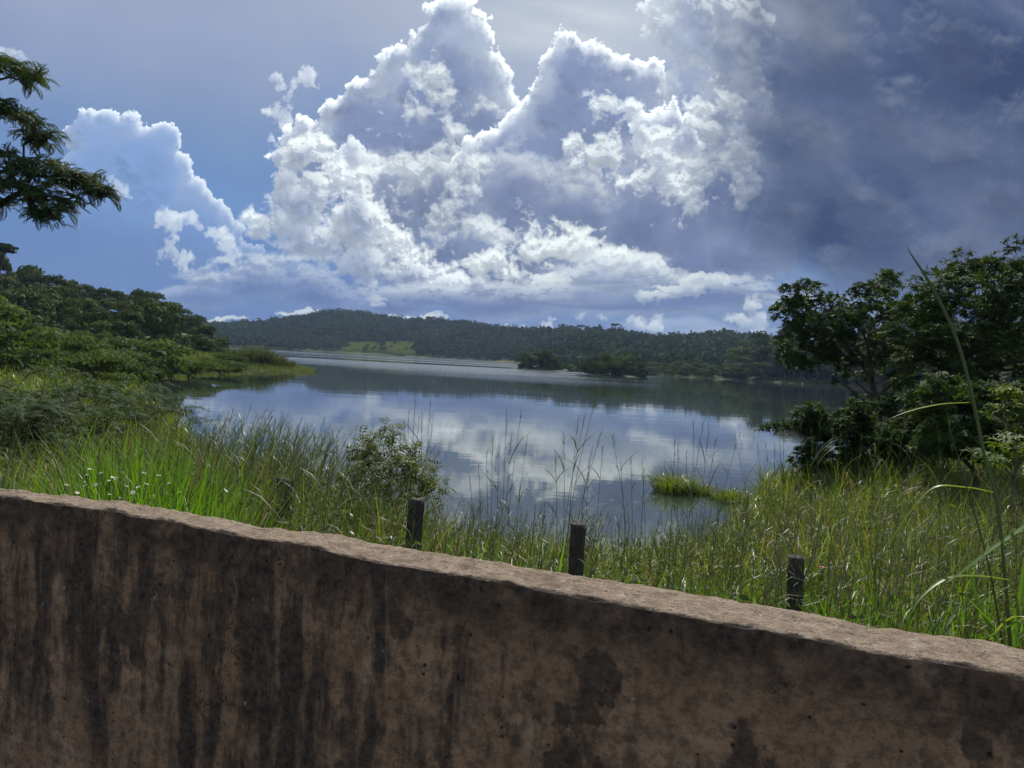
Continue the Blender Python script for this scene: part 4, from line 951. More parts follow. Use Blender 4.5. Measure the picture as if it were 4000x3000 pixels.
def grow(name, label, cat, root, clusters, mat, spray, per, seed, r0=.10, leaf_r=.33, nodes0=None, squash=.55, group=None, share=14, tone_rng=(0, 1), tilt=.7, fill=0, fill_r=.3):
    """trunk and limbs from the root to every leaf cluster; each limb of clusters becomes one bough with its own foliage"""
    r_ = np.random.RandomState(seed); root = np.array(root, float)
    nodes = [np.array(p, float) for p in (nodes0 or [root, root+np.array([0, 0, .6])])]
    parent = list(range(-1, len(nodes)-1)); load = [0]*len(nodes)
    clusters = [np.array(c, float) for c in clusters]
    clusters += [c+r_.randn(3)*fill_r*np.array([1, 1, .7]) for c in clusters for _ in range(fill)]
    C = sorted(clusters, key=lambda c: np.linalg.norm(c-nodes[-1]))
    owner = []
    for c in C:
        best, bi = 1e9, 0
        for i, p in enumerate(nodes):
            if i == 0: continue
            v = c-p; L = np.linalg.norm(v)
            cost = L+1.4*max(0, p[2]-c[2]+.05*L)+.12*np.linalg.norm(p-root)
            if cost < best: best, bi = cost, i
        p = nodes[bi]; L = np.linalg.norm(c-p); k = max(2, int(L/.35)); last = bi
        sag = r_.randn(3)*.05*L
        for j in range(1, k+1):
            t = j/k; q = p*(1-t)+c*t+np.array([0, 0, .10*L*math.sin(t*math.pi)])+sag*math.sin(t*math.pi)+r_.randn(3)*.012*L
            nodes.append(q); parent.append(last); load.append(0); last = len(nodes)-1
        owner.append(last); i = last
        while i >= 0: load[i] += 1; i = parent[i]
    o = thing(name, label, cat, tuple(root), 0, group)
    tot = max(load); G = Geo()
    for i in range(1, len(nodes)):
        a, b = nodes[parent[i]]-root, nodes[i]-root
        ra = r0*max(load[parent[i]]/tot, .002)**.55; rb = r0*max(load[i]/tot, .002)**.55
        ra = min(ra, rb*1.5)
        V, F = tube([a, (a+b)/2, b], [ra, (ra+rb)/2, rb], 6); G.add(V, F)
    link('trunk', G.mesh(name+'_trunk', M_BARK, True), o)
    lib = [spray(r_) for _ in range(share)]
    # boughs: clusters grouped by neighbourhood
    cen = np.array([nodes[i]-root for i in owner]); nb = max(3, min(14, len(cen)//5)); seeds = cen[r_.choice(len(cen), min(nb, len(cen)), False)]
    grp = np.argmin(np.linalg.norm(cen[:, None]-seeds[None], axis=2), axis=1)
    for g_ in range(len(seeds)):
        idx = np.where(grp == g_)[0]
        if not len(idx): continue
        G = Geo()
        for ci in idx:
            d = r_.randn(per, 3); d /= np.linalg.norm(d, axis=1)[:, None]; d[:, 2] = np.where(d[:, 2] < -.3, -d[:, 2], d[:, 2])
            pos = cen[ci]+d*(leaf_r*(.35+.65*r_.rand(per)**.6))[:, None]*np.array([1, 1, squash])
            ct = r_.rand()
            for pp in pos:
                V, F, T = lib[r_.randint(share)]; k = .75+.5*r_.rand()
                W = V @ np.array(tilted(r_, tilt)).T*k+pp
                G.add(W, F, np.clip(tone_rng[0]+(tone_rng[1]-tone_rng[0])*(.5*ct+.5*r_.rand())+.12*(T-.5), 0, 1))
        link('foliage', G.mesh(name+'_foliage', mat), o)
    return o
palm = lambda r_: leaf_spray_palm(r_, 9, .155, .046)
pinn = lambda r_: leaf_spray_pinnate(r_)

# open tree standing in the shallows on the right
D1 = 25.
cl = [(3085,1110,0),(3060,1165,.6),(3140,1095,-.5),(3195,1150,.3),(3120,1230,.5),(3070,1300,-.4),(3235,1230,-.6),(3310,1140,.4),(3290,1200,0),(3370,1110,-.3),(3430,1085,.5),(3475,1075,0),(3340,1190,.8),(3440,1180,-.6),(3400,1230,.2),(3300,1290,-.8),(3230,1300,.7),(3420,1300,.8),(3520,1180,-.2),(3500,1250,.6),(3160,1330,.0),(3065,1350,.4),(3540,1310,-.5),(3480,1370,.3),(3180,1240,-1.0),(3260,1150,1.0),(3360,1255,-1.0),(3460,1130,1.0),(3120,1160,1.0),(3560,1240,.9),(3340,1330,1.1),(3250,1370,-.6),(3150,1390,.9),(3110,1170,-.3),(3150,1170,.5),(3280,1250,.9),(3330,1230,-.7),(3480,1210,.1),(3400,1170,.9),(3200,1200,1.1),(3210,1270,-.2),(3450,1280,-.9),(3545,1380,.2),(3090,1250,.2),(3130,1290,1.0),(3520,1330,.8),(3120,1400,.3),(3200,1385,-.4),(3350,1390,.9),(3450,1350,-.8),(3560,1420,.5),(3500,1440,-.4),(3540,1480,.4),(3300,1420,1.2),(3090,1380,-.6),(3230,1350,.2),(3400,1360,1.2),(3380,1440,1.4)]
cl = [at_y(a, b+38, D1+c) for a, b, c in cl]
b0 = at_y(3425, 1640, D1); b0[2] = zt(b0[0], b0[1])-.3
n0 = [b0, at_y(3420, 1580, D1), at_y(3408, 1500, D1+.1), at_y(3398, 1400, D1), at_y(3388, 1340, D1)]
grow('lakeside_tree', 'open crowned tree with bare forked limbs at the water edge on the right', 'tree', b0, cl, M_LEAF, palm, 26, 101, .10, .40, n0, .9, tone_rng=(0, .8), fill=1, fill_r=.30)
# leaning half-bare tree in front of it
n0 = [at_y(3440, 1660, 23.5), at_y(3425, 1560, 23.5), at_y(3500, 1470, 23.4), at_y(3585, 1400, 23.3)]
cl = [at_y(a, b, 23.4+c) for a, b, c in [(3600,1390,0),(3660,1420,.4),(3560,1440,-.3),(3330,1480,.3),(3290,1500,0),(3480,1420,-.4),(3350,1550,.2)]]
grow('leaning_tree', 'leaning half bare tree whose limb slants across the lakeside tree', 'tree', n0[0], cl, M_LEAF, palm, 5, 102, .075, .26, n0, .6, tone_rng=(0, .6))
# the big dense tree at the right edge
D2 = 21.5; r_ = np.random.RandomState(44); cl = []
prof = np.array([(3525, 1180), (3570, 1110), (3620, 1060), (3700, 1015), (3780, 975), (3850, 950), (3930, 955), (4000, 990), (4100, 975), (4250, 1010), (4400, 1100), (4520, 1250)], float)
while len(cl) < 150:
    px = r_.uniform(3530, 4500); t = np.interp(px, prof[:, 0], prof[:, 1])+105
    py = t+(1620-t)*r_.rand()**1.35
    if py > 1450 and px < 3640: continue
    cl.append(at_y(px, py, D2+r_.uniform(-2.6, 2.0)*(1-abs(px-4000)/900)))
for px in range(3545, 4400, 42):
    cl.append(at_y(px, np.interp(px, prof[:, 0], prof[:, 1])+98+r_.rand()*26, D2+r_.uniform(-1, 1)))
b0 = at_y(3880, 1850, D2); b0[2] = zt(b0[0], b0[1])-.3
n0 = [b0, at_y(3860, 1700, D2), at_y(3800, 1520, D2), at_y(3830, 1380, D2)]
grow('broad_tree', 'big dense dark green tree filling the right edge', 'tree', b0, cl, M_LEAF, palm, 24, 103, .17, .46, n0, 1, tone_rng=(0, .85), fill=1, fill_r=.45)
# shrubs below them
def shrub_cl(list_, d, seed, jit=.5):
    r_ = np.random.RandomState(seed); return [at_y(a, b, d+r_.uniform(-jit, jit)) for a, b in list_]
r_ = np.random.RandomState(45)
cl = [at_y(r_.uniform(3130, 3640), r_.uniform(1590, 1850), 21+r_.uniform(-1.3, 1.3)) for _ in range(80)]
cl = [c for c in cl if c[2] > zt(c[0], c[1])+.1]
b0 = at_y(3370, 1880, 21); b0[2] = zt(b0[0], b0[1])-.2
grow('dark_shrub', 'dark broad shrub under the open crowned lakeside tree', 'shrub', b0, cl, M_LEAF, palm, 24, 104, .05, .36, None, .9, fill=1,  tone_rng=(0, .55))
b0 = at_y(3215, 1790, 20); b0[2] = zt(b0[0], b0[1])-.2
n0 = [b0, at_y(3190, 1740, 20), at_y(3120, 1690, 19.8)]
grow('arching_branch_shrub', 'shrub reaching one arching branch with a leaf fan out over the water', 'shrub', b0, shrub_cl([(3060, 1668), (3020, 1668), (2990, 1680)], 19.8, 1, .1), M_LEAF, palm, 11, 105, .022, .17, n0, .5, tone_rng=(.1, .6))
r_ = np.random.RandomState(46)
cl = [at_y(r_.uniform(3620, 4150), r_.uniform(1520, 1790), 16+r_.uniform(-1, 1)) for _ in range(70)]
b0 = at_y(3830, 1880, 16); b0[2] = zt(b0[0], b0[1])-.2
grow('layered_shrub', 'leafy shrub with layered sprays in front of the big dense tree', 'shrub', b0, cl, M_LEAF, palm, 18, 106, .05, .32, None, .6, fill=1, fill_r=.2, tone_rng=(.1, .8))
cl = shrub_cl([(3905, 1530), (3950, 1545), (4000, 1570), (3930, 1600), (3980, 1640), (3890, 1620), (4040, 1620), (4070, 1560), (3960, 1690), (4020, 1720)], 13, 2, .5)
b0 = at_y(3990, 1850, 13); b0[2] = zt(b0[0], b0[1])-.2
grow('yellow_green_shrub', 'sunlit yellow green shrub at the right edge', 'shrub', b0, cl, M_YELLOWLEAF, palm, 10, 107, .035, .24, None, .45)
cl = shrub_cl([(3950, 1740), (4020, 1760), (3880, 1800), (3980, 1800), (3260, 1790), (3230, 1810)][:4], 11.5, 3, .4)
b0 = at_y(3970, 1900, 11.5); b0[2] = zt(b0[0], b0[1])-.2
grow('low_bright_shrub', 'low bright green shrub under the yellow green one at the right edge', 'shrub', b0, cl, M_YELLOWLEAF, palm, 12, 108, .03, .3, None, .45)
# leafy shrub behind the squared post
cl = shrub_cl([(1440, 1735), (1500, 1725), (1400, 1780), (1470, 1790), (1540, 1790), (1590, 1830), (1450, 1840), (1530, 1860), (1620, 1870), (1660, 1900), (1700, 1905), (1390, 1850), (1580, 1900), (1500, 1920), (1440, 1910), (1640, 1940)], 9.6, 4, .4)
b0 = at_y(1520, 2010, 9.6); b0[2] = zt(b0[0], b0[1])-.2
grow('leafy_shrub', 'leafy shrub with drooping compound leaves behind the squared post', 'shrub', b0, cl, M_SHRUB, lambda r_: leaf_spray_pinnate(r_, .19, 5, .026, .056, 1.2), 17, 109, .02, .18, None, .7, tone_rng=(.25, 1), fill=1, fill_r=.16)

G_D = 'dark feathery shrubs beside the tall grass'
NEAR_SHRUBS = [(150, 1440, 20, 2.2), (370, 1490, 22, 1.9), (-110, 1470, 17, 2.0), (570, 1500, 27, 1.9), (60, 1570, 14.5, 1.5), (280, 1570, 15.5, 1.3)]
NEAR_LABELS = ['dark feathery shrub at the left rising above the bank grass', 'dark feathery shrub leaning towards the water', 'dark shrub cut off by the left photo edge', 'feathery shrub nearest the reflecting water on the left', 'small feathery shrub over the leaning post stump', 'small dark feathery shrub above the white flecks']
def near_shrubs():
    for i, (px, top, d, r) in enumerate(NEAR_SHRUBS):
        r_ = np.random.RandomState(700+i); q = at_y(px, top, d); z = zt(q[0], q[1]); h = max(1.0, q[2]-z); cl = []
        for _ in range(34):
            a = r_.rand()*6.283; e = r_.rand()**.6; rr = r*math.sqrt(r_.rand())
            cl.append((q[0]+rr*math.cos(a), q[1]+rr*math.sin(a)*.8, z+h*(.25+.75*e)*(1-.35*(rr/r)**2)))
        grow('feathery_shrub', NEAR_LABELS[i], 'shrub', (q[0], q[1], z-.15), cl, M_FEATHER, lambda r2: leaf_spray_pinnate(r2, .40, 9, .026, .085, 1.3), 15, 720+i, .06, .34, None, .6, group=G_D, tone_rng=(.0, .8), tilt=.4)

# feather leaved tree reaching in from the left
D3 = 14.
def bough(ctrl, n, seed, spread, dz):
    r_ = np.random.RandomState(seed); c = curve_pts([(*p, 0) for p in ctrl], n)
    return [at_y(p[0]-28+r_.randn()*spread*.35, p[1]+r_.randn()*spread*.3, D3+r_.uniform(-dz, dz)) for p in c]
cl = bough([(-260, 230), (-60, 225), (60, 265), (120, 290), (160, 325)], 13, 1, 40, .5)+bough([(-200, 380), (0, 420), (110, 460), (170, 530), (215, 570)], 14, 2, 45, .5) \
   + bough([(-250, 560), (0, 610), (130, 660), (260, 690), (390, 735)], 19, 3, 50, .6)+bough([(-100, 640), (60, 720), (200, 770), (290, 800)], 14, 4, 45, .6) \
   + bough([(120, 760), (190, 830), (235, 860)], 7, 5, 35, .4)+bough([(-60, 690), (-10, 760), (10, 800)], 6, 6, 40, .5)+bough([(-700, 100), (-500, -100), (-300, 60)], 12, 7, 90, 1.2)+bough([(-900, 300), (-1200, 200), (-1000, 0)], 12, 8, 100, 1.2)+bough([(280, 690), (350, 730), (430, 770)], 7, 9, 25, .3)
b0 = at_y(-1000, 1500, D3+.5); b0[2] = zt(b0[0], b0[1])-.3
n0 = [b0, at_y(-960, 1000, D3+.4), at_y(-800, 650, D3+.2), at_y(-520, 480, D3), at_y(-320, 500, D3)]
grow('feather_leaved_tree', 'feather leaved tree whose drooping boughs reach into the sky from the left', 'tree', b0, cl, M_FEATHER, lambda r_: leaf_spray_pinnate(r_, .29, 9, .028, .062, 1.6), 24, 110, .10, .20, n0, .65, tilt=.5, fill=0, tone_rng=(0, .7))
near_shrubs()
def clear_wall(V, gap=.02):
    d = wall_d(V[:, 0], V[:, 1])-(WALL_TH+gap); k = (d < 0) & (V[:, 2] < WTOP+.03)
    V[k, 0] -= W_N[0]*d[k]; V[k, 1] -= W_N[1]*d[k]
    return V
# =====================================================================
# grass of the near bank
# =====================================================================
def bank_points(n, seed, dmin=.3, ymax=32, water=-.2, dens=None):
    r_ = np.random.RandomState(seed); out = []
    n = int(n*1.3); px = r_.uniform(-900, 5300, n); y = 1.2+(ymax-2.0)*r_.rand(n)**1.25
    x = (px-2000)/FPX*y
    s = lake_sd(x, y); k = (s > water) & (wall_d(x, y) > WALL_TH+dmin)
    # area of the sampled fan grows with y: keep a screen-even density that fades slowly with distance
    k &= r_.rand(n) < np.clip(9.0/y, .12, 1)**.35
    k &= r_.rand(n) < np.where((px > -120) & (px < 4120), 1, .42)
    if dens is not None: k &= r_.rand(n) < dens(px, y, s)
    return np.column_stack([x[k], y[k]]), px[k]
HGT = lambda px: np.interp(px, [-200, 300, 700, 1250, 1600, 1760, 2400, 2620, 2900, 3300, 4200], [.85, .9, 1.05, 1.0, .86, .60, .54, .58, .76, .95, .95])
def bank_grass():
    pts, px = bank_points(17000, 41, .05, 32, -.2)
    r_ = np.random.RandomState(42); m = len(pts); per = 13
    cl_ = fbm2(pts[:, 0]/.9, pts[:, 1]/.9, 43, 3)
    near = sstep(.0, 1.0, wall_d(pts[:, 0], pts[:, 1])-WALL_TH)
    far = np.clip(pts[:, 1]/9, .8, 2.0)
    hT = HGT(px)*(.55+.75*r_.rand(m))*(1+.7*cl_)*(.7+.3*near)*np.where(px < 1100, 1, np.interp(pts[:, 1], [5.0, 7.6], [.45, 1]))
    tone_t = np.clip(.40+1.0*cl_+.28*r_.randn(m), 0, 1); rad_t = (.05+.09*r_.rand(m))*far
    for qx, qy in POSTS:
        v = np.hypot(pts[:, 0]-qx*pts[:, 1]/qy, 0*qx); hT = np.where((v < .17) & (pts[:, 1] < qy+.05), hT*.42, hT)
    I = np.repeat(np.arange(m), per); n = len(I)
    a = r_.rand(n)*6.283; rr = np.sqrt(r_.rand(n))
    xy = pts[I]+np.stack([np.cos(a), np.sin(a)], -1)*(rr*rad_t[I])[:, None]
    z = terrain(xy[:, 0], xy[:, 1], False)
    b = np.column_stack([xy, np.maximum(z, -.1)])
    L = hT[I]*(.45+.85*r_.rand(n)); W = (.008+.012*r_.rand(n)**1.6)*far[I]
    V, F, T = blades(b, L, W, a+r_.randn(n)*.6, .05+.45*rr*r_.rand(n), .25+2.4*r_.rand(n)**1.3, 3, r_, np.clip(tone_t[I]+.22*r_.randn(n), 0, 1))
    o = link('bank_grass', make_mesh('bank_grass', clear_wall(V), F, M_GRASS, T)); o['kind'] = 'stuff'
    # short growth between the tufts
    pts, px = bank_points(40000, 45, .02, 24, -.1); n = len(pts); z = terrain(pts[:, 0], pts[:, 1], False); far = np.clip(pts[:, 1]/9, .8, 2.0)
    V, F, T = blades(np.column_stack([pts, np.maximum(z, -.1)]), HGT(px)*(.2+.4*r_.rand(n)), (.007+.008*r_.rand(n))*far, r_.rand(n)*6.283, .1+.8*r_.rand(n), .3+1.8*r_.rand(n), 3, r_, r_.rand(n)*.7)
    o = link('short_grass', make_mesh('short_grass', clear_wall(V), F, M_GRASS, T)); o['kind'] = 'stuff'
bank_grass()
def weeds():
    pts, px = bank_points(5200, 57, .15, 17, .2, lambda px, y, s: np.interp(px, [0, 400, 700, 1300, 1700, 1900, 2500, 3000, 4000], [.35, .4, .9, 1, .7, .3, .3, .5, .6]))
    pts, px = pts[:1300], px[:1300]; r_ = np.random.RandomState(58); m = len(pts); z = terrain(pts[:, 0], pts[:, 1], False)
    h = HGT(px)*(.35+.75*r_.rand(m)); n = 36; G = Geo()
    P = r_.randn(m, n, 3)*np.array([.13, .13, .0]); t = r_.rand(m, n); P[..., :2] *= (.5+t)[..., None]; P[..., 2] = h[:, None]*t
    P += np.column_stack([pts, z])[:, None]
    V, F = rand_quads(P.reshape(-1, 3), .030*(.5+r_.rand(m*n))*np.repeat(np.clip(pts[:, 1]/8, .8, 1.8), n), r_, 2.1, .2)
    G.add(V, F, np.repeat(np.clip(np.repeat(r_.rand(m), n)*.6+.4*r_.rand(m*n), 0, 1), 4))
    for i in range(m):
        if i % 2 == 0:
            b = np.array([pts[i, 0], pts[i, 1], z[i]]); V, F = tube([b, b+np.array([r_.randn()*.05, r_.randn()*.05, h[i]*.55]), b+np.array([r_.randn()*.1, r_.randn()*.1, h[i]])], [.004, .003, .0015], 3); G.add(V, F, .3)
    o = link('leafy_weeds', G.mesh('leafy_weeds', M_SHRUB)); clear_wall_mesh(o); o['kind'] = 'stuff'
def clear_wall_mesh(o):
    n = len(o.data.vertices); c = np.empty(n*3, np.float32); o.data.vertices.foreach_get('co', c); c = clear_wall(c.reshape(-1, 3).astype(float)).astype(np.float32); o.data.vertices.foreach_set('co', c.ravel()); o.data.update()
weeds()
def lush_grass():
    pts, px = bank_points(60000, 51, .05, 9.5, .5, lambda px, y, s: np.interp(px, [100, 300, 480, 800, 1000, 1400, 1700, 2600, 3000, 3500], [0, .5, .8, .55, .15, .12, .14, .10, .16, .22])*np.where(y < np.interp(px, [400, 1200], [7.0, 5.8]), 1, 0))
    pts, px = pts[:17000], px[:17000]; r_ = np.random.RandomState(52); n = len(pts)
    z = terrain(pts[:, 0], pts[:, 1]); b = np.column_stack([pts, z])
    near_post = np.ones(n)
    for qx, qy in POSTS: near_post = np.where((np.abs(pts[:, 0]-qx*pts[:, 1]/qy) < .16) & (pts[:, 1] < qy+.05), .55, near_post)
    V, F, T = blades(b, near_post*(.34+.46*r_.rand(n))*np.interp(px, [200, 450, 850, 1200, 2500], [1.5, 1.9, 1.7, 1.25, 1.0]), .014+.016*r_.rand(n), r_.rand(n)*6.283, .02+.28*r_.rand(n), .1+1.0*r_.rand(n)**2, 4, r_)
    o = link('lush_grass', make_mesh('lush_grass', clear_wall(V), F, M_LUSH, T)); o['kind'] = 'stuff'
lush_grass()
def culm_geo(base, H, az, lean, r_, leaves=4, head=True, rad=.0028):
    """thin upright grass stems with side leaves and a loose seed head"""
    G = Geo()
    for i in range(len(base)):
        b = base[i]; h = H[i]; d = np.array([math.cos(az[i]), math.sin(az[i]), 0])
        t = np.linspace(0, 1, 7)[:, None]; path = b+np.array([0, 0, 1])*h*t*(1-.12*lean[i]*t)+d*h*lean[i]*t**1.8
        tn = r_.rand()
        V, F = tube(path, np.linspace(rad, rad*.45, 7), 3); G.add(V, F, tn)
        for k in range(leaves):
            j = r_.randint(1, 5); f = r_.rand(); p = path[j]*(1-f)+path[j+1]*f
            V, F, T = blades(p[None], np.array([h*.22*(.6+.8*r_.rand())]), np.array([rad*3.2]), np.array([r_.rand()*6.283]), .25+.4*r_.rand(), .5+1.6*r_.rand(), 3, r_, np.array([tn])); G.add(V, F, T)
        if head:
            m = 12; f = r_.uniform(.80, 1.0, m); P = np.stack([np.interp(f, t[:, 0], path[:, c]) for c in range(3)], -1)
            V, F, T = blades(P, h*.05*(.5+r_.rand(m)), rad*2.0, r_.rand(m)*6.283, .3+.4*r_.rand(m), .3, 1, r_, np.full(m, min(1, tn+.3))); G.add(V, F, T)
    return G
def tall_stems():
    pts, px = bank_points(12000, 61, .6, 20, -.3, lambda px, y, s: np.interp(px, [0, 500, 700, 1150, 1350, 1700, 1900, 2600, 3000, 4100], [.4, .6, 1, 1, .95, .7, .6, .6, .9, .9])*np.where(y > 6, 1, .35))
    pts, px = pts[:3000], px[:3000]; r_ = np.random.RandomState(62); n = len(pts)
    z = np.maximum(terrain(pts[:, 0], pts[:, 1]), -.1)
    H = (.75+.6*r_.rand(n))*np.interp(px, [0, 600, 1200, 1500, 1800, 2500, 3000, 4000], [1.0, 1.15, 1.15, .95, .75, .75, .9, 1.1])
    G = culm_geo(np.column_stack([pts, z]), H, r_.normal(.4, 1.1, n), np.abs(r_.normal(.12, .14, n)), r_, 4, True, .0030)
    o = link('stem_grass', G.mesh('stem_grass', M_CULM)); o['kind'] = 'stuff'
tall_stems()
# dense bluish stand of reed grass on the left
def reed_stand():
    r_ = np.random.RandomState(63); n = 420
    px = r_.normal(1060, 230, n); y = r_.uniform(10.5, 15.5, n); x = (px-2000)/FPX*y
    z = np.maximum(terrain(x, y), -.1)
    G = culm_geo(np.column_stack([x, y, z]), (1.25+.75*r_.rand(n)), r_.normal(.3, .5, n), np.abs(r_.normal(.22, .14, n)), r_, 6, True, .0048)
    o = link('reed_grass', G.mesh('reed_grass', M_REEDGREEN)); o['kind'] = 'stuff'
reed_stand()
# single clumps of tall seed stalks that stand out against the water
def stalk_clump(label, items, d, seed, mat=M_CULM, spread=.25, rad=.0042):
    r_ = np.random.RandomState(seed); tips = [at_y(a, b, d) for a, b, c in items]
    b0 = np.mean([at_y(c, 2080, d) for a, b, c in items], axis=0); b0[2] = max(zt(b0[0], d), -.1)-.05
    o = thing('tall_grass_clump', label, 'grass clump', tuple(b0), 0, 'tall clumps of seed grass along the bank')
    for tip, (a, b, c) in zip(tips, items):
        foot = at_y(c, 2080, d); foot = np.array([foot[0]-b0[0], r_.uniform(-spread, spread), 0.0]); tp = tip-b0; tp[1] += r_.uniform(-.1, .1)
        mid = foot*.45+tp*.55+np.array([(foot[0]-tp[0])*.18, 0, .02]); path = curve_pts([foot, mid, tp], 9); h = tp[2]
        G = Geo(); tn = r_.rand(); V, F = tube(path, np.linspace(rad, rad*.4, 9), 4); G.add(V, F, tn)
        for k in range(5):
            j = r_.randint(2, 7); p = path[j]
            V, F, T = blades(p[None], np.array([h*.2*(.6+.8*r_.rand())]), np.array([rad*2.6]), np.array([r_.choice([0, 3.14])+r_.randn()*.6]), .3+.3*r_.rand(), .5+1.5*r_.rand(), 4, r_, np.array([tn])); G.add(V, F, T)
        m = 16; f = r_.uniform(.82, 1.0, m); P = np.stack([np.interp(f*8, np.arange(9), path[:, q]) for q in range(3)], -1)
        V, F, T = blades(P, h*.045*(.5+r_.rand(m)), rad*1.6, r_.rand(m)*6.283, .2+.35*r_.rand(m), .3, 1, r_, np.full(m, min(1, tn+.3))); G.add(V, F, T)
        link('stalk', G.mesh('seed_stalk', mat), o)
stalk_clump('tall seed stalks rising behind the leafy shrub left of the open water', [(1620, 1555, 1600), (1680, 1570, 1650), (1640, 1620, 1600), (1580, 1640, 1560), (1560, 1700, 1570), (1690, 1640, 1660), (1600, 1600, 1590), (1530, 1660, 1520), (1650, 1600, 1640)], 9.6, 201)
stalk_clump('tall seed stalks left of the grey middle post', [(1925, 1700, 1920), (1980, 1600, 1960), (2035, 1605, 1975), (1950, 1740, 1940), (2000, 1690, 1965), (1900, 1770, 1910), (1870, 1810, 1890), (2060, 1700, 2010), (1830, 1850, 1870)], 9.0, 202)
stalk_clump('leaning tallest seed stalk behind the grey middle post', [(2335, 1510, 2200), (2260, 1640, 2215), (2290, 1600, 2190), (2350, 1690, 2230), (2200, 1690, 2210), (2310, 1750, 2240), (2170, 1760, 2190)], 7.6, 203, rad=.0040)
stalk_clump('bent dark stalks right of the grey middle post', [(2390, 1700, 2480), (2355, 1740, 2330), (2460, 1780, 2480), (2420, 1800, 2460), (2520, 1830, 2500), (2300, 1790, 2290)], 8.0, 204)
stalk_clump('upright thin stalks in front of the grass tussock in the water', [(2750, 1640, 2690), (2770, 1660, 2720), (2710, 1640, 2700), (2630, 1720, 2610), (2790, 1715, 2740), (2650, 1710, 2640), (2890, 1720, 2760), (2680, 1760, 2690), (2505, 1800, 2530)], 9.0, 205)
stalk_clump('thin stalks beside the leaf fan over the water', [(3060, 1690, 3060), (3050, 1700, 3065), (3135, 1620, 3130), (2960, 1740, 3000), (2990, 1730, 3020), (3105, 1760, 3090), (2880, 1775, 2950), (3020, 1730, 3030)], 11, 206)
stalk_clump('tall green stalks in front of the dark shrub', [(3205, 1560, 3180), (3300, 1570, 3290), (3440, 1610, 3380), (3430, 1680, 3330), (3280, 1700, 3260), (3360, 1700, 3310), (3250, 1640, 3240), (3540, 1640, 3440), (3600, 1650, 3470), (3490, 1690, 3420), (3180, 1680, 3190)], 9.5, 207, M_REEDGREEN)
stalk_clump('tall stalks in front of the layered shrub near the right edge', [(3720, 1640, 3760), (3890, 1745, 3850), (3980, 1660, 3940), (4000, 1700, 3960), (3660, 1720, 3680), (3940, 1800, 3900)], 6.5, 208, M_REEDGREEN, rad=.0036)

# tussocks and sprigs standing in the water
for i, (px, py, d, r, h, n, lab) in enumerate([(2630, 1918, 21.5, .52, .85, 800, 'largest round grass tussock standing in the shallow water'), (2725, 1925, 21.8, .33, .50, 420, 'low grass tussock between the larger two in the shallows'), (2850, 1952, 20.0, .46, .55, 560, 'grass tussock nearest the right bank in the shallows')]):
    q = at_z(px, py, 0.0)
    sedge_clump('grass_tussock', lab, 'grass tussock', (q[0], q[1], -.05), r, h, n, 640+i, M_GRASS, .014, 1.0, 'grass tussocks in the shallows')
q = at_z(2910, 1705, 0); r_ = np.random.RandomState(71); n = 14
o = thing('water_reeds', 'tiny group of reed sprigs standing alone in the open water', 'reeds', (q[0], q[1], -.02))
for k in range(n):
    x = np.array([-.55, -.5, -.3, -.26, -.1, 0, .06, .12, .2, .24, .3, .36, .42, .46])[k]; h = .32+.14*r_.rand()
    V, F = ribbon(curve_pts([(x, 0, 0), (x+r_.randn()*.02, .02, h*.6), (x+r_.randn()*.07, 0, h)], 5), np.linspace(.016, .005, 5)); link('reed', make_mesh('reed', V, F, M_CULM), o)

# the giant reed leaning in at the right
b0 = at_y(3950, 2560, 3.0); b0[2] -= .12
o = thing('giant_reed', 'giant reed with long arching blades leaning in just behind the wall on the right', 'reed', tuple(b0))
st = np.array([at_y(a, b, c) for a, b, c in [(3950, 2560, 3.0), (3925, 2250, 3.02), (3895, 1960, 3.06), (3850, 1800, 3.1), (3800, 1560, 3.14), (3735, 1320, 3.18), (3640, 1120, 3.22), (3570, 1010, 3.24), (3540, 960, 3.26)]])-b0
V, F = tube(curve_pts(st, 40), np.interp(np.linspace(0, 1, 40), [0, .5, .75, 1], [.0065, .0062, .006, .0006]), 8); link('stem', make_mesh('reed_stem', V, F, M_REEDGREEN, np.full(len(V), .75), True), o)
s2 = np.array([at_y(a, b, c) for a, b, c in [(3930, 2600, 2.95), (3860, 2200, 2.95), (3760, 1850, 3.0), (3700, 1640, 3.0)]])-b0
V, F = tube(curve_pts(s2, 24), np.linspace(.0042, .001, 24), 6); link('stem', make_mesh('reed_stem', V, F, M_REEDGREEN, np.full(len(V), .4), True), o)
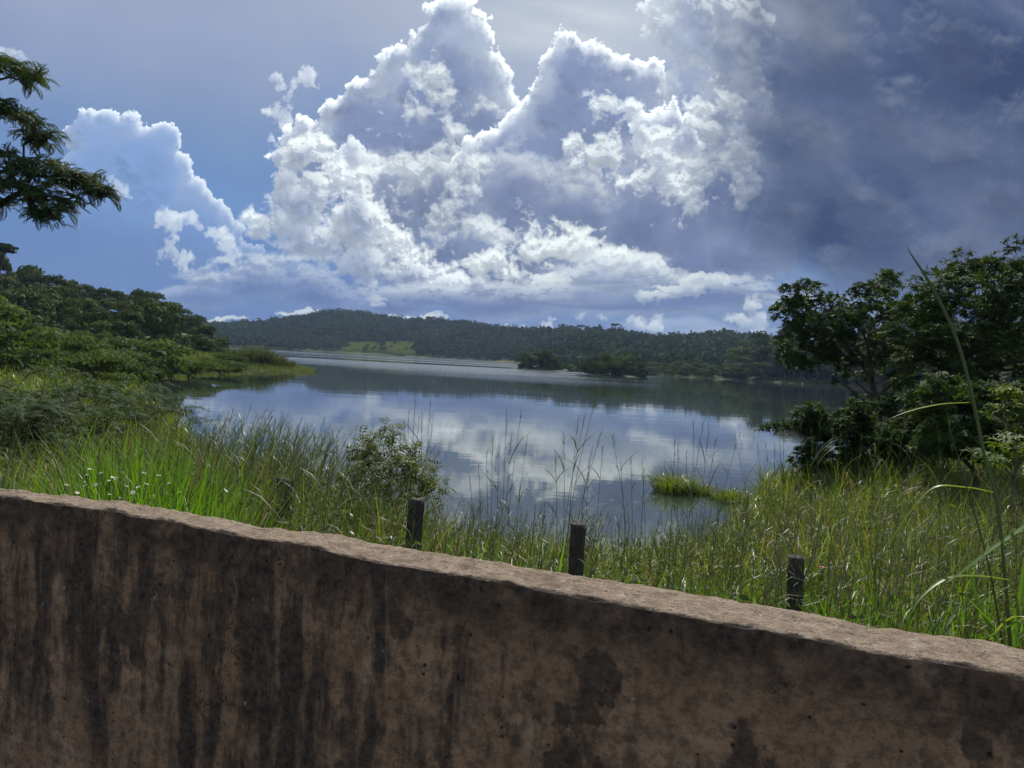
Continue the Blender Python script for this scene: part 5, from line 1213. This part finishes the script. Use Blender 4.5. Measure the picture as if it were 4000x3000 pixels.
for pts, w, d0, d1, tn in [([(3790, 1573), (3680, 1580), (3560, 1605), (3470, 1637)], .016, 3.14, 3.0, .8),
        ([(3885, 1925), (3770, 1905), (3640, 1912), (3520, 2050), (3450, 2180)], .020, 3.06, 3.15, .95),
        ([(3946, 2267), (3830, 2252), (3700, 2262), (3590, 2345), (3530, 2460)], .019, 2.95, 2.75, 1.0),
        ([(4090, 1990), (3990, 2070), (3860, 2160), (3740, 2250), (3690, 2280)], .026, 2.7, 2.7, .5),
        ([(3900, 2520), (3870, 2440), (3780, 2340), (3690, 2240)], .026, 2.75, 2.8, .35),
        ([(3860, 2490), (4000, 2420), (4120, 2390)], .018, 2.7, 2.6, .6),
        ([(3870, 2500), (3930, 2430), (3990, 2410), (4060, 2450)], .016, 2.75, 2.6, 1.0),
        ([(3880, 2480), (3830, 2380), (3790, 2250), (3780, 2120)], .016, 2.8, 3.0, .5),
        ([(3960, 2540), (3990, 2300), (4040, 2050), (4090, 1900)], .016, 2.85, 3.0, .6),
        ([(3600, 1330), (3640, 1260), (3700, 1300)], .006, 3.2, 3.15, .6)][:9]:
    P3 = np.array([at_y(a, b, d0+(d1-d0)*i/(len(pts)-1)) for i, (a, b) in enumerate(pts)])-b0
    V, F = ribbon(curve_pts(P3, 22), w*np.interp(np.linspace(0, 1, 22), [0, .12, .5, 1], [.55, .9, 1, .05]), None, .22)
    link('leaf', make_mesh('reed_leaf', V, F, M_LUSH if tn < .7 else M_GRASS, np.full(len(V), tn), True), o)

# small white flecks and one red flower in the weeds
def flower_mat(name, c):
    m, N = new_mat(name); p = N.n('ShaderNodeBsdfPrincipled', ins={'Base Color': (*c, 1), 'Roughness': .6}); t = N.n('ShaderNodeBsdfTranslucent', ins={0: (*c, 1)})
    mx = N.n('ShaderNodeMixShader', ins={0: .3, 1: p.outputs[0], 2: t.outputs[0]}); N.n('ShaderNodeOutputMaterial', ins={0: mx.outputs[0]}); return m
M_WHITE, M_RED = flower_mat('fleck_white', (.78, .77, .74)), flower_mat('red_petal', (.45, .03, .03))
def flower_meshes(name, mat, r):
    P = []; G = Geo()
    for k in range(5):
        a = k*1.2566; V, F = ribbon(curve_pts([(0, 0, 0), (math.cos(a)*r*.6, math.sin(a)*r*.6, r*.35), (math.cos(a)*r, math.sin(a)*r, r*.3)], 5), r*np.array([.25, .6, .8, .7, .2]), np.array([0, 0, 1.0]), .1); G.add(V, F)
    return G.mesh(name, mat)
FW, FR = flower_meshes('white_fleck_head', M_WHITE, .014), flower_meshes('red_blossom', M_RED, .02)
Vs, Fs = tube([(0, 0, -.5), (.01, .01, -.2), (0, 0, 0)], .0022, 4); ST = make_mesh('flower_stem', Vs, Fs, M_REEDGREEN, np.full(len(Vs), .4))
r_ = np.random.RandomState(77)  # scattered white five-lobed flecks on thin stems, set spot by spot
for px, py in [(340, 1858), (375, 1895), (260, 1897), (440, 1868), (425, 1880), (455, 1872), (300, 1927), (520, 1926), (470, 1948), (570, 1893), (428, 1934), (660, 1890), (705, 1925), (880, 1918), (330, 1900), (395, 1850), (620, 1860), (540, 1905), (245, 1940), (490, 1900), (600, 1940), (710, 1955), (350, 1835), (560, 1850)]:
    q = at_y(px, py, 4.1+r_.rand()*.8); o = thing('white_fleck', 'tiny white fleck on a thin stem in the lush grass at the left', 'flower', tuple(q), r_.rand()*6, 'small white flecks in the lush grass')
    o.rotation_euler = (r_.randn()*.5, r_.randn()*.5, r_.rand()*6); link('blossom', FW, o); link('stem', ST, o)
for px, py, d, lab in [(1370, 2012, 5.4, 'white fleck in the weeds between the two left posts'), (1373, 2083, 4.4, 'white fleck low behind the wall left of the bright blades'), (1527, 2102, 4.3, 'white fleck low behind the wall beside the squared post'), (2942, 2255, 4.3, 'white fleck in the grass left of the lichen topped post')]:
    q = at_y(px, py, d); o = thing('white_fleck', lab, 'flower', tuple(q), 1.0); o.rotation_euler = (.6, .3, 1); link('blossom', FW, o); link('stem', ST, o)
q = at_y(3210, 2218, 5.2); o = thing('red_flower', 'tiny red flower right of the lichen topped post', 'flower', tuple(q)); link('blossom', FR, o); link('stem', ST, o)

# =====================================================================
# haze
# =====================================================================
def build_haze():
    x, y0, y1, z0, z1 = 1000, -60, 1300, -4.5, 80
    V = [(-x, y0, z0), (x, y0, z0), (x, y1, z0), (-x, y1, z0), (-x, y0, z1), (x, y0, z1), (x, y1, z1), (-x, y1, z1)]
    F = [(0, 3, 2, 1), (4, 5, 6, 7), (0, 1, 5, 4), (1, 2, 6, 5), (2, 3, 7, 6), (3, 0, 4, 7)]
    me = make_mesh('haze', V, F); m, N = new_mat('haze_air')
    v = N.n('ShaderNodeVolumePrincipled', ins={'Color': (.50, .66, 1.0, 1), 'Density': HAZE, 'Anisotropy': .35})
    N.n('ShaderNodeOutputMaterial', ins={'Volume': v.outputs[0]}); me.materials.append(m)
    o = link('haze', me); o['kind'] = 'stuff'
HAZE = .00013
build_haze()
